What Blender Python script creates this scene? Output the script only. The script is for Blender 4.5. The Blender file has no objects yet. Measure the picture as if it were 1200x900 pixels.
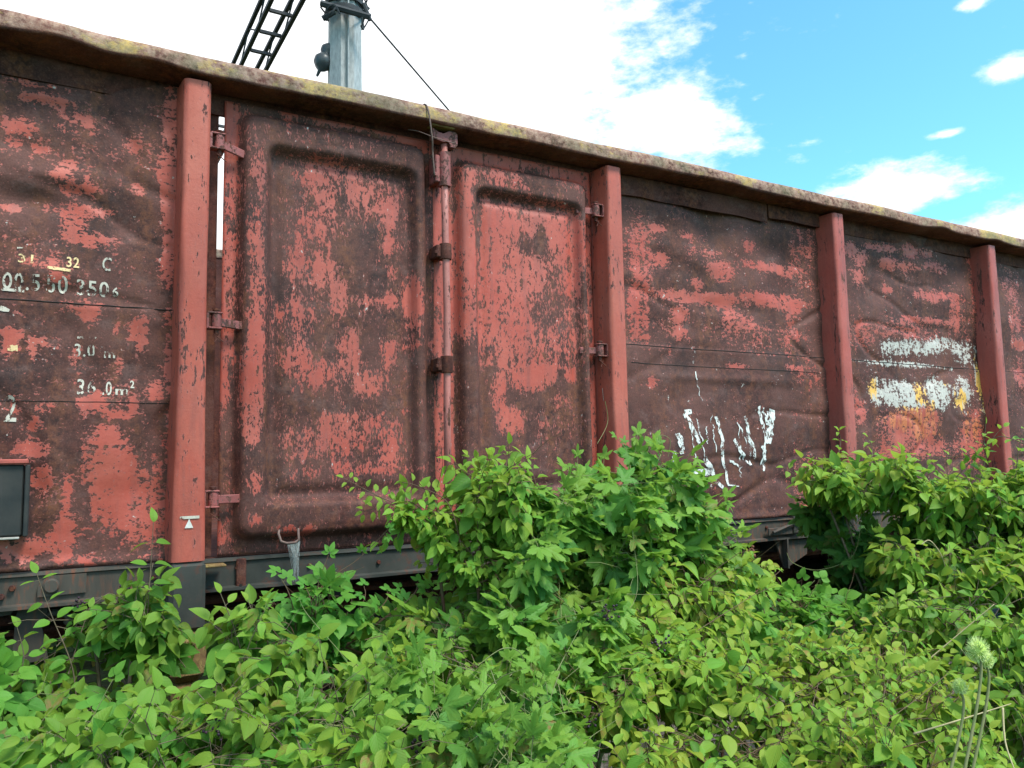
import bpy, math, random
import numpy as np
from mathutils import Vector, Matrix, noise
R = math.radians
C = bpy.context.scene.collection
sc = bpy.context.scene

# ------------------------------------------------------------------ camera
cam = bpy.data.cameras.new('camera'); camo = bpy.data.objects.new('camera', cam); C.objects.link(camo)
m3 = Matrix([[0.867587, -0.03256, -0.496219], [-0.496924, -0.094809, -0.862599], [-0.01896, 0.994963, -0.098435]])
camo.matrix_world = Matrix.Translation((0.000, -3.528, 1.712)) @ m3.to_4x4()
cam.sensor_width = 36; cam.lens = 28.042; cam.clip_end = 2000; cam.clip_start = .05
sc.camera = camo

# ------------------------------------------------------------------ sky, sun, exposure
SUN_EL, SUN_AZ = R(56), R(154)      # azimuth clockwise from +Y
world = bpy.data.worlds.new('World'); sc.world = world; world.use_nodes = True
wt = world.node_tree; wt.nodes.clear()
def WN(t, **k):
    n = wt.nodes.new(t)
    for a, b in k.items(): setattr(n, a, b)
    return n
sky = WN('ShaderNodeTexSky', sky_type='NISHITA', sun_disc=False, sun_elevation=SUN_EL, sun_rotation=SUN_AZ, altitude=200, air_density=1.0, dust_density=.6, ozone_density=1.5)
geo = WN('ShaderNodeNewGeometry'); tc = WN('ShaderNodeTexCoord')
# cloud cover: banks at world directions, edges broken up by noise
banks = [((0.196, 0.821, 0.537), (1.0, 1.0, 1.15), .36), ((0.411, 0.779, 0.474), (2.0,2.0,2.6), .44), ((0.611, 0.690, 0.388),(4.0,4.0,7.5),.40), ((0.793, 0.536, 0.291),(4.4,4.4,13),.38),
         ((0.882, 0.419, 0.214),(3.4,3.4,11),.56), ((-0.246, 0.949, 0.198),(.9,.9,1.0),.8), ((-.3,-.8,.5),(1.0,1.0,1.3),.55), ((-.2,.1,1.0),(1.2,1.2,1.2),.6)]
specks = [((0.786, 0.424, 0.450),(14,14,40),.14), ((0.824, 0.415, 0.385),(9,9,20),.20), ((0.813, 0.474, 0.339),(12,12,50),.18), ((0.791, 0.528, 0.309),(10,10,40),.16)]
nz = WN('ShaderNodeTexNoise'); nz.inputs['Scale'].default_value = 5.5; nz.inputs['Detail'].default_value = 9; nz.inputs['Roughness'].default_value = .6
nz2 = WN('ShaderNodeTexNoise'); nz2.inputs['Scale'].default_value = 26; nz2.inputs['Detail'].default_value = 6; nz2.inputs['Roughness'].default_value = .62
mp = WN('ShaderNodeMapping'); mp.inputs['Scale'].default_value = (1, 1, 2.2)
wt.links.new(tc.outputs['Generated'], mp.inputs[0]); wt.links.new(mp.outputs[0], nz.inputs[0]); wt.links.new(mp.outputs[0], nz2.inputs[0])
def wmath(op, a, b=None, clamp=False):
    n = WN('ShaderNodeMath', operation=op, use_clamp=clamp)
    for i, v in enumerate((a, b)):
        if v is None: continue
        if isinstance(v, (int, float)): n.inputs[i].default_value = v
        else: wt.links.new(v, n.inputs[i])
    return n.outputs[0]
acc = None
for c_, s_, r_ in banks + specks:
    v1 = WN('ShaderNodeVectorMath', operation='SUBTRACT'); wt.links.new(tc.outputs['Generated'], v1.inputs[0]); v1.inputs[1].default_value = c_
    v2 = WN('ShaderNodeVectorMath', operation='MULTIPLY'); wt.links.new(v1.outputs[0], v2.inputs[0]); v2.inputs[1].default_value = s_
    v3 = WN('ShaderNodeVectorMath', operation='LENGTH'); wt.links.new(v2.outputs[0], v3.inputs[0])
    o = wmath('SUBTRACT', r_, v3.outputs['Value'])
    acc = o if acc is None else wmath('MAXIMUM', acc, o)
a1 = wmath('MULTIPLY', wmath('SUBTRACT', nz.outputs[0], .5), .75)
a2 = wmath('MULTIPLY', wmath('SUBTRACT', nz2.outputs[0], .5), .5)
cl = wmath('ADD', wmath('ADD', acc, a1), a2)
rmp = WN('ShaderNodeMapRange', interpolation_type='SMOOTHSTEP'); rmp.inputs[1].default_value = -.07; rmp.inputs[2].default_value = .20; rmp.inputs[4].default_value = 1
wt.links.new(cl, rmp.inputs[0])
SKY_S = .09
tint = WN('ShaderNodeMix', data_type='RGBA', blend_type='MULTIPLY'); tint.inputs['Factor'].default_value = 1
wt.links.new(sky.outputs[0], tint.inputs['A']); tint.inputs['B'].default_value = (1.15, 2.12, 2.15, 1)
mixc = WN('ShaderNodeMix', data_type='RGBA'); wt.links.new(rmp.outputs[0], mixc.inputs['Factor'])
wt.links.new(tint.outputs['Result'], mixc.inputs['A']); mixc.inputs['B'].default_value = (9.2, 9.4, 9.6, 1)
bg = WN('ShaderNodeBackground'); bg.inputs[1].default_value = SKY_S
wo = WN('ShaderNodeOutputWorld'); wt.links.new(mixc.outputs['Result'], bg.inputs[0]); wt.links.new(bg.outputs[0], wo.inputs[0])
sun = bpy.data.lights.new('sun', 'SUN'); sun.energy = 3.0; sun.angle = R(16); sun.color = (1, .95, .87)
suno = bpy.data.objects.new('sun', sun); C.objects.link(suno)
sd = Vector((math.sin(SUN_AZ)*math.cos(SUN_EL), math.cos(SUN_AZ)*math.cos(SUN_EL), math.sin(SUN_EL)))
suno.rotation_euler = sd.to_track_quat('Z', 'Y').to_euler(); suno.location = (0, 0, 20)
vs = sc.view_settings; vs.view_transform = 'Standard'; vs.look = 'None'; vs.gamma = 1; vs.use_curve_mapping = False; vs.exposure = .82
sc.cycles.max_bounces = 8

# ------------------------------------------------------------------ helpers
Z0 = 1.35                      # height of the bottom edge of the side sheets
def link(o, parent=None):
    C.objects.link(o)
    if parent is not None:
        o.parent = parent
        if parent.type == 'EMPTY': o.matrix_parent_inverse = Matrix.Translation(-Vector(parent.location))
    return o
def parent_loc(p):
    v = Vector(p.location)
    while p.parent: p = p.parent; v = Vector(p.location) if p.type == 'EMPTY' else v
    return v if p.type == 'EMPTY' else Vector((0, 0, 0))
def empty(name, loc, label=None, cat=None, group=None, kind=None):
    o = bpy.data.objects.new(name, None); o.location = loc; o.empty_display_size = .2; C.objects.link(o); tag(o, label, cat, group, kind); return o
def tag(o, label=None, cat=None, group=None, kind=None):
    if label: o['label'] = label
    if cat: o['category'] = cat
    if group: o['group'] = group
    if kind: o['kind'] = kind
    return o
class MB:
    def __init__(s): s.v = []; s.f = []
    def add(s, vs, fs):
        b = len(s.v); s.v += [tuple(v) for v in vs]; s.f += [tuple(b+i for i in f) for f in fs]; return s
    def box(s, x0, x1, y0, y1, z0, z1, bev=0.0, M=None):
        if bev <= 0:
            vs = [Vector((x, y, z)) for z in (z0, z1) for x, y in ((x0, y0), (x1, y0), (x1, y1), (x0, y1))]
            fs = [(3, 2, 1, 0), (4, 5, 6, 7), (0, 1, 5, 4), (1, 2, 6, 5), (2, 3, 7, 6), (3, 0, 4, 7)]
        else:
            b = bev; vs = []; fs = []
            def ring(z, i): return [Vector(p) for p in ((x0+i, y0+b+0*i, z), (x0+b, y0+i, z), (x1-b, y0+i, z), (x1-i, y0+b, z), (x1-i, y1-b, z), (x1-b, y1-i, z), (x0+b, y1-i, z), (x0+i, y1-b, z))]
            for z, i in ((z0, b), (z0+b, 0), (z1-b, 0), (z1, b)): vs += ring(z, i)
            for k in range(3):
                for j in range(8): fs.append((k*8+j, k*8+(j+1) % 8, k*8+8+(j+1) % 8, k*8+8+j))
            fs.append(tuple(range(7, -1, -1))); fs.append(tuple(range(24, 32)))
        if M is not None: vs = [M @ v for v in vs]
        return s.add(vs, fs)
    def tube(s, pts, r, n=8, cap=True):
        pts = [Vector(p) for p in pts]; rs = r if isinstance(r, (list, tuple)) else [r]*len(pts); vs = []; fs = []
        up = None
        for i, p in enumerate(pts):
            d = (pts[min(i+1, len(pts)-1)] - pts[max(i-1, 0)])
            if d.length < 1e-9: d = Vector((0, 0, 1))
            d.normalize()
            if up is None: up = Vector((0, 0, 1)) if abs(d.z) < .9 else Vector((1, 0, 0))
            a = d.cross(up)
            if a.length < 1e-6: a = d.cross(Vector((0, 1, 0)))
            a.normalize(); b = a.cross(d); up = b
            for k in range(n):
                t = 2*math.pi*k/n; vs.append(p + (a*math.cos(t) + b*math.sin(t))*rs[i])
        for i in range(len(pts)-1):
            for k in range(n): fs.append((i*n+k, i*n+(k+1) % n, (i+1)*n+(k+1) % n, (i+1)*n+k))
        if cap: fs.append(tuple(range(n-1, -1, -1))); fs.append(tuple(range((len(pts)-1)*n, len(pts)*n)))
        return s.add(vs, fs)
    def lathe(s, prof, c, axis='Z', n=24):
        vs = []; fs = []
        for r, h in prof:
            for k in range(n):
                t = 2*math.pi*k/n; a, b = r*math.cos(t), r*math.sin(t)
                vs.append(Vector(c) + Vector({'Z': (a, b, h), 'Y': (a, h, b), 'X': (h, a, b)}[axis]))
        for i in range(len(prof)-1):
            for k in range(n): fs.append((i*n+k, i*n+(k+1) % n, (i+1)*n+(k+1) % n, (i+1)*n+k))
        fs.append(tuple(range(n))); fs.append(tuple(range((len(prof)-1)*n, len(prof)*n)))
        return s.add(vs, fs)
    def prism(s, poly, y0, y1):      # polygon in XZ, extruded along Y
        n = len(poly); vs = [(x, y0, z) for x, z in poly] + [(x, y1, z) for x, z in poly]
        fs = [tuple(range(n)), tuple(range(2*n-1, n-1, -1))] + [(i, (i+1) % n, n+(i+1) % n, n+i) for i in range(n)]
        return s.add(vs, fs)
    def build(s, name, m, parent=None, smooth=False, auto=None):
        me = bpy.data.meshes.new(name); me.from_pydata(s.v, [], s.f); me.validate(); me.update()
        import bmesh
        bm = bmesh.new(); bm.from_mesh(me); bmesh.ops.recalc_face_normals(bm, faces=bm.faces); bm.to_mesh(me); bm.free()
        me.materials.append(m)
        if smooth or auto:
            me.polygons.foreach_set('use_smooth', [True]*len(me.polygons))
            if auto: me.set_sharp_from_angle(angle=R(auto))
        return link(bpy.data.objects.new(name, me), parent)

# ------------------------------------------------------------------ materials
class NT:
    def __init__(s, name):
        s.m = bpy.data.materials.new(name); s.m.use_nodes = True; s.t = s.m.node_tree; s.t.nodes.clear()
        s.out = s.n('ShaderNodeOutputMaterial'); s.b = s.n('ShaderNodeBsdfPrincipled'); s.l(s.b.outputs[0], s.out.inputs[0])
        s.tc = s.n('ShaderNodeTexCoord').outputs['Object']
    def n(s, t, **k):
        x = s.t.nodes.new(t)
        for a, b in k.items(): setattr(x, a, b)
        return x
    def l(s, a, b): s.t.links.new(a, b)
    def set(s, inp, v):
        if isinstance(v, (int, float)): inp.default_value = v
        elif isinstance(v, tuple): inp.default_value = v if len(v) == 4 or inp.type == 'VECTOR' else v + (1,)
        else: s.l(v, inp)
    def noise(s, scale, det=4, rough=.55, st=(1, 1, 1), off=(0, 0, 0), dist=0):
        mpn = s.n('ShaderNodeMapping'); mpn.inputs['Scale'].default_value = st; mpn.inputs['Location'].default_value = off; s.l(s.tc, mpn.inputs[0])
        x = s.n('ShaderNodeTexNoise'); s.l(mpn.outputs[0], x.inputs[0]); x.inputs['Scale'].default_value = scale; x.inputs['Detail'].default_value = det; x.inputs['Roughness'].default_value = rough; x.inputs['Distortion'].default_value = dist
        return x.outputs[0]
    def math(s, op, a, b=0.0, clamp=False):
        x = s.n('ShaderNodeMath', operation=op, use_clamp=clamp); s.set(x.inputs[0], a); s.set(x.inputs[1], b); return x.outputs[0]
    def rng(s, v, a, b, c=0.0, d=1.0, smooth=False):
        x = s.n('ShaderNodeMapRange', interpolation_type='SMOOTHSTEP' if smooth else 'LINEAR'); s.l(v, x.inputs[0])
        for i, q in enumerate((a, b, c, d)): x.inputs[i+1].default_value = q
        return x.outputs[0]
    def mix(s, f, a, b, blend='MIX'):
        x = s.n('ShaderNodeMix', data_type='RGBA', blend_type=blend); s.set(x.inputs['Factor'], f); s.set(x.inputs['A'], a); s.set(x.inputs['B'], b); return x.outputs['Result']
    def attr(s, name):
        return s.n('ShaderNodeAttribute', attribute_name=name)
    def bump(s, h, dist=.002, strength=1.0, normal=None):
        x = s.n('ShaderNodeBump'); s.l(h, x.inputs['Height']); x.inputs['Distance'].default_value = dist; x.inputs['Strength'].default_value = strength
        if normal is not None: s.l(normal, x.inputs['Normal'])
        return x.outputs[0]
    def done(s, col, rough=.8, normal=None, metal=0.0, spec=.3):
        s.set(s.b.inputs['Base Color'], col); s.set(s.b.inputs['Roughness'], rough); s.b.inputs['Metallic'].default_value = metal; s.b.inputs['Specular IOR Level'].default_value = spec
        if normal is not None: s.l(normal, s.b.inputs['Normal'])
        return s.m

def rust_colour(t, k=1.0):
    a = t.noise(2.2, 5, .6, off=(3, 1, 7)); b = t.noise(34, 6, .7, off=(1, 5, 2)); c = t.noise(150, 3, .6); d = t.noise(4.5, 6, .65, (2.2, 2.2, .5), off=(9, 2, 4))
    col = t.mix(t.rng(b, .34, .66), (.028*k, .010*k, .008*k), (.110*k, .034*k, .025*k))
    col = t.mix(t.rng(a, .42, .60, 0, .8), col, (.118*k, .046*k, .036*k))             # purplish grey bloom
    bl = t.noise(7, 7, .7, (1, 1, 1.4), off=(12, 2, 5)); col = t.mix(t.math('MULTIPLY', t.rng(bl, .53, .69, 0, .6), t.rng(b, .35, .55, .35, 1)), col, (.165*k, .098*k, .088*k))
    dk = t.noise(3.1, 6, .65, (1, 1, .8), off=(2, 12, 5)); col = t.mix(t.rng(dk, .52, .66, 0, .65), col, (.022*k, .012*k, .012*k))
    col = t.mix(t.math('MULTIPLY', t.rng(d, .47, .66, 0, .8), t.rng(b, .4, .62)), col, (.185*k, .064*k, .028*k))    # orange rust runs
    col = t.mix(t.rng(c, .52, .72, 0, .55), col, (.028*k, .012*k, .011*k))
    col = t.mix(t.rng(c, .44, .30, 0, .35), col, (.20*k, .10*k, .085*k))
    return col, b, c

def peeling(name, base=None, streak=(1, 1, 1), k1=1.25, k2=1.7, sc1=9, paint=(.40, .070, .046), grime=0.0):
    t = NT(name)
    rc, b, c = rust_colour(t)
    if base is None:
        at = t.attr('wear'); sep = t.n('ShaderNodeSeparateColor'); t.l(at.outputs['Color'], sep.inputs[0]); p = sep.outputs[0]; wh = sep.outputs[1]; ye = sep.outputs[2]
    n1 = t.noise(sc1, 8, .62, streak, dist=.6); n2 = t.noise(38, 6, .68, streak, off=(4, 4, 4)); n3 = t.noise(110, 4, .6, (streak[0], streak[1], streak[2]*.6), off=(2, 9, 1))
    jit = t.math('ADD', t.math('ADD', t.math('MULTIPLY', t.math('SUBTRACT', n1, .5), k1), t.math('MULTIPLY', t.math('SUBTRACT', n2, .5), k2)), t.math('ADD', t.math('MULTIPLY', t.math('SUBTRACT', n3, .5), 1.0), t.math('MULTIPLY', t.math('SUBTRACT', t.noise(16, 5, .6, (1.5, 1.5, .22), off=(6, 1, 6)), .5), 1.0)))
    v = t.math('ADD', jit, p if base is None else base)
    mask = t.rng(v, .485, .515)
    # thin worn remains of paint around the solid patches
    v2 = t.math('ADD', v, t.math('MULTIPLY', t.math('SUBTRACT', n3, .5), 1.25))
    haze = t.rng(v2, .42, .58, 0, .75)
    pn = t.noise(3.0, 4, .6, off=(8, 8, 1)); pf = t.noise(60, 5, .7, off=(7, 1, 1))
    pc = t.mix(t.rng(pn, .35, .68), paint, (paint[0]*1.12, paint[1]*1.5, paint[2]*1.6))
    pc = t.mix(t.rng(pf, .5, .72, 0, .45), pc, (paint[0]*.68, paint[1]*.62, paint[2]*.7))
    dr = t.noise(12, 5, .6, (1.6, 1.6, .16), off=(5, 0, 0)); pc = t.mix(t.rng(dr, .5, .7, 0, .5), pc, (.20, .065, .055))
    pink = (.36, .16, .145)
    col = t.mix(haze, rc, t.mix(.5, pc, pink))
    col = t.mix(mask, col, pc)
    hgt = t.math('ADD', t.math('MULTIPLY', mask, 1.0), t.math('MULTIPLY', b, .7))
    edge = t.math('MULTIPLY', t.rng(v, .50, .53), t.rng(v, .585, .54))
    col = t.mix(t.math('MULTIPLY', edge, .30), col, (.50, .24, .22))
    shadow_gap = None
    if base is None:
        w = t.rng(t.math('ADD', wh, t.math('ADD', t.math('MULTIPLY', jit, .75), t.math('MULTIPLY', t.math('SUBTRACT', t.noise(30, 7, .75, (1.2, 1.2, .55)), .5), 1.9))), .49, .54)
        y = t.rng(t.math('ADD', ye, t.math('MULTIPLY', t.math('SUBTRACT', t.noise(16, 5, .65, (2, 2, .3), off=(3, 3, 3)), .5), 2.0)), .48, .60)
        col = t.mix(w, col, t.mix(t.rng(pf, .35, .7), (.52, .50, .44), (.40, .36, .34)))
        col = t.mix(t.math('MULTIPLY', w, y), col, (.72, .40, .085)); col = t.mix(t.math('MULTIPLY', t.math('MULTIPLY', mask, y), t.math('SUBTRACT', 1.0, w)), col, (.52, .15, .060))
    if grime:
        g = t.noise(5, 6, .65, (1, 1, .4), off=(0, 3, 3)); col = t.mix(t.rng(g, .42, .7, 0, grime), col, (.07, .04, .034))
    nrm = t.bump(hgt, .0022, .9); nrm = t.bump(c, .0012, .6, nrm)
    rough = t.rng(mask, 0, 1, .74, .5)
    return t.done(col, rough, nrm, spec=.35)

M = {}
M['sheet'] = peeling('peeling_sheet', streak=(.8, 1, 1.35), k2=2.1, k1=1.3)
M['door'] = peeling('peeling_door', streak=(1.5, 1.5, .85), sc1=11, k1=.95, k2=1.9)
M['post'] = peeling('post_paint', base=.80, streak=(1.4, 1.4, .5), k1=1.5, k2=1.6, paint=(.43, .082, .052), grime=.25)
M['post_worn'] = peeling('post_paint_worn', base=.74, streak=(1.8, 1.8, .35), k1=1.6, k2=1.3, paint=(.39, .072, .052), grime=.35)
M['hinge'] = peeling('hinge_paint', base=.55, k1=1.2, k2=1.2, sc1=14, paint=(.30, .07, .06), grime=.4)
M['pipe'] = peeling('bar_paint', base=.72, streak=(1, 1, .3), k1=1.3, k2=1.3, sc1=12, paint=(.42, .125, .10), grime=.2)
M['dark_paint'] = peeling('inner_dark', base=.1, paint=(.2, .06, .05))

def simple(name, c1, c2, scale=8, rough=.8, bump=.003, st=(1, 1, 1), metal=0, c3=None, spec=.3, det=6):
    t = NT(name); a = t.noise(scale, det, .62, st); b = t.noise(scale*7, 4, .6, st, off=(3, 3, 3))
    col = t.mix(t.rng(a, .35, .65), c1, c2)
    if c3: col = t.mix(t.math('MULTIPLY', t.rng(b, .5, .62), t.rng(a, .42, .6)), col, c3)
    return t.done(col, rough, t.bump(t.math('ADD', a, t.math('MULTIPLY', b, .5)), bump, .6), metal, spec)
M['rust'] = (lambda t: (lambda r: t.done(r[0], .9, t.bump(r[1], .003, .8), spec=.2))(rust_colour(t)))(NT('bare_rust'))
M['rustwire'] = simple('rusty_wire', (.20, .13, .11), (.10, .065, .055), 30)
M['solebar'] = simple('solebar_grey', (.038, .036, .030), (.080, .068, .054), 5, .75, .002, (1.6, 1.6, .35), c3=(.15, .06, .035))
M['solebar_dark'] = simple('solebar_dark_green', (.032, .036, .031), (.06, .060, .052), 5, .75, .002, c3=(.09, .04, .028))
M['black'] = simple('grimy_black', (.012, .012, .012), (.025, .022, .02), 9)
M['cardbox'] = simple('card_box_slate', (.020, .023, .023), (.045, .042, .038), 7, .6, .001)
M['pale'] = simple('pale_edge', (.42, .40, .36), (.3, .27, .23), 20)
M['galv'] = simple('galvanised_steel', (.26, .27, .265), (.40, .41, .40), 40, .6, .0005, (1, 1, .3), spec=.4)
M['mast'] = simple('weathered_steel', (.035, .04, .045), (.06, .065, .07), 10)
M['insul'] = simple('dark_porcelain', (.045, .055, .06), (.07, .08, .085), 10, .35)
M['white'] = simple('marking_white', (.72, .70, .66), (.6, .56, .5), 30)
# rail: rust with lichen patches
t = NT('lichened_rail'); rc, b, c = rust_colour(t, 1.55)
z = t.n('ShaderNodeSeparateXYZ'); g = t.n('ShaderNodeNewGeometry'); t.l(g.outputs['Normal'], z.inputs[0])
la = t.noise(3.6, 4, .55, (1, 1, 1), off=(2.2, 0, 0)); lb = t.noise(26, 8, .74, (.7, 1, 1.3)); lc = t.noise(60, 4, .6)
base = t.mix(t.rng(b, .35, .62), rc, (.38, .25, .19))
expo = t.rng(z.outputs[2], -.45, .0)      # lichens on rain-washed faces; darker underside colour also paints its shade
lm = t.math('MULTIPLY', t.rng(t.math('ADD', t.math('MULTIPLY', la, 1.1), t.math('MULTIPLY', lb, .9)), 1.04, 1.16), expo)
lcol = t.mix(t.rng(lc, .4, .6), (.54, .37, .12), (.36, .27, .13))
col = t.mix(t.math('MULTIPLY', lm, .75), t.mix(expo, rc, base), lcol)
gm = t.math('MULTIPLY', t.rng(t.noise(4, 5, .7, off=(9, 9, 9)), .52, .64), expo); col = t.mix(t.math('MULTIPLY', gm, .45), col, (.12, .13, .07))
M['rail'] = t.done(col, .9, t.bump(t.math('ADD', b, lb), .004, .8), spec=.2)
M['lichen'] = simple('lichened_casting', (.14, .07, .035), (.30, .22, .075), 24, .9, .006, c3=(.08, .035, .02))

def worn_mark(name, col, bias=.5):
    t = NT(name); n1 = t.noise(85, 9, .8, (1, 1, .5), dist=.5); n2 = t.noise(20, 3, .5, off=(5, 5, 5))
    v = t.math('ADD', t.math('MULTIPLY', t.math('SUBTRACT', n1, .5), 2.2), t.math('MULTIPLY', t.math('SUBTRACT', n2, .5), 1.3))
    al = t.rng(t.math('ADD', v, bias), .47, .53)
    tr = t.n('ShaderNodeBsdfTransparent'); mx = t.n('ShaderNodeMixShader'); t.l(al, mx.inputs[0]); t.l(tr.outputs[0], mx.inputs[1]); t.l(t.b.outputs[0], mx.inputs[2]); t.l(mx.outputs[0], t.out.inputs[0])
    t.done(t.mix(t.rng(n1, .4, .6), col, tuple(x*.8 for x in col)), .7)
    return t.m
M['mark'] = worn_mark('worn_lettering', (.60, .54, .45), .54)
M['mark_yellow'] = worn_mark('worn_yellow_lettering', (.80, .58, .30), .66)
M['splash'] = worn_mark('worn_white_splashes', (.80, .80, .76), .53)

# ------------------------------------------------------------------ ground
def ground():
    xs = np.concatenate([[-300, -120, -50, -20], np.arange(-10, 14.01, .25), [20, 50, 120, 300]]); ys = np.concatenate([[-300, -120, -40, -15], np.arange(-8, 8.01, .25), [15, 40, 120, 300]])
    vs = []; fs = []
    for y in ys:
        for x in xs: vs.append((x, y, -.04 + .05*noise.noise(Vector((x*.7, y*.7, 0))) + .02*noise.noise(Vector((x*3, y*3, 4)))))
    n = len(xs)
    for j in range(len(ys)-1):
        for i in range(n-1): fs.append((j*n+i, j*n+i+1, (j+1)*n+i+1, (j+1)*n+i))
    t = NT('weedy_soil'); a = t.noise(1.2, 8, .65); b = t.noise(30, 6, .7)
    col = t.mix(t.rng(b, .38, .62), (.035, .026, .018), (.085, .068, .05)); col = t.mix(t.rng(a, .42, .55), col, t.mix(t.rng(b, .4, .6), (.03, .055, .014), (.06, .09, .028)))
    o = MB().add(vs, fs).build('ground', t.done(col, .95, t.bump(b, .02, .7), spec=.1), smooth=True); tag(o, kind='structure')
ground()
t = NT('ballast_stone'); vo = t.n('ShaderNodeTexVoronoi'); vo.inputs['Scale'].default_value = 22; t.l(t.tc, vo.inputs[0])
col = t.mix(vo.outputs['Color'], (.10, .085, .07), (.22, .20, .18)); MBALL = t.done(col, .9, t.bump(vo.outputs['Distance'], .03, .9), spec=.1)
ball = MB(); prof = [(-.35, -.06), (.1, .02), (.5, .045), (2.4, .045), (2.8, .02), (3.3, -.06)]
vs = []; fs = []
for i in range(121):
    x = -30 + .5*i
    for y, z_ in prof: vs.append((x, y, z_ + .015*noise.noise(Vector((x, y*3, 0)))))
for i in range(120):
    for j in range(len(prof)-1): fs.append((i*6+j, (i+1)*6+j, (i+1)*6+j+1, i*6+j+1))
tag(ball.add(vs, fs).build('ballast_bed', MBALL), kind='structure')
for y, lab in ((.72, 'rusty rail under the near side wheels of the wagon'), (2.18, 'rusty rail under the far side wheels of the wagon')):
    s = [(-.07, 0), (.07, 0), (.07, .012), (.012, .03), (.012, .10), (.035, .11), (.035, .14), (-.035, .14), (-.035, .11), (-.012, .10), (-.012, .03), (-.07, .012)]
    mb = MB(); n = len(s); mb.add([(x, y+a, .04+b) for x in (-30, 30) for a, b in s], [(i, (i+1) % n, n+(i+1) % n, n+i) for i in range(n)] + [tuple(range(n)), tuple(range(2*n-1, n-1, -1))])
    tag(mb.build('steel_rail', M['rust']), lab, 'rail', 'rails of the track')

# ------------------------------------------------------------------ WAGON
W = empty('freight_wagon', (2.4, 1.45, .18), 'long rusty open goods wagon with peeling red paint standing behind the bushes', 'railway wagon')
XL, XR = -5.1, 9.9
POSTS = [-3.30, -1.44, .4135, 2.567, 4.4295, 6.2275, 8.05]; POSTS = [x+.006 for x in POSTS]; PW = .108

def lerp(a, b, t): return a+(b-a)*t
def sstep(a, b, x):
    t = min(1, max(0, (x-a)/(b-a))); return t*t*(3-2*t)
DENTS = [(-0.029,1.129,0.117,0.047,0.02), (0.234,1.369,0.063,0.107,-0.02), (0.307,0.952,0.045,0.141,0.02), (0.099,0.734,0.053,0.135,-0.02), (-0.003,0.339,0.045,0.162,0.02), (0.291,0.332,0.037,0.136,-0.02), (-0.132,1.625,0.085,0.031,-0.01), (3.939,1.708,0.207,0.079,-0.02), (2.944,1.387,0.089,0.131,0.02), (4.161,1.506,0.115,0.207,-0.02), (3.540,1.286,0.219,0.053,-0.02), (3.143,0.258,0.403,0.098,-0.01), (5.042,1.593,0.155,0.137,-0.02), (5.896,1.943,0.227,0.082,-0.02), (3.451,1.799,0.158,0.152,-0.04), (3.712,1.708,0.229,0.089,0.02), (3.314,1.580,0.210,0.095,0.02), (3.093,1.812,0.106,0.073,0.01), (0.035,0.916,0.041,0.074,-0.02), (-0.071,1.515,0.176,0.048,0.02), (-0.096,1.409,0.145,0.047,-0.02), (0.070,1.734,0.186,0.071,0.01), (5.808,1.668,0.279,0.100,-0.02), (5.357,1.814,0.259,0.091,0.01), (6.078,2.067,0.354,0.097,0.02),
         (0.196,0.468,0.186,0.202,0.02), (-0.082,1.843,0.147,0.028,0.02), (3.584,0.841,0.688,0.026,0.01), (3.702,0.451,0.617,0.209,0.01), (5.440,0.752,0.528,0.125,0.01)]
def disp(x, z):      # z above the sheet bottom
    rg_ = abs(noise.noise(Vector((x*1.5+.4*z, z*3.1, 8)))); d = .024*noise.noise(Vector((x*1.1, z*2.3, 5))) + -.020*(1-sstep(0, .10, rg_))*(.4+noise.noise(Vector((x, z, 3)))) + .010*noise.noise(Vector((x*3.3, z*7, 9))) + .0022*noise.noise(Vector((x*9, z*16, 2)))
    for cx, cz, sx, sz, a in DENTS:
        q = ((x-cx)/sx)**2 + ((z-cz)/sz)**2
        if q < 6: d += a*math.exp(-q)
    d += .006*sstep(1.021, 1.012, z)                         # lower strake laps over the upper
    d += .016*sstep(.05, 0, z)
    return d
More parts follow.
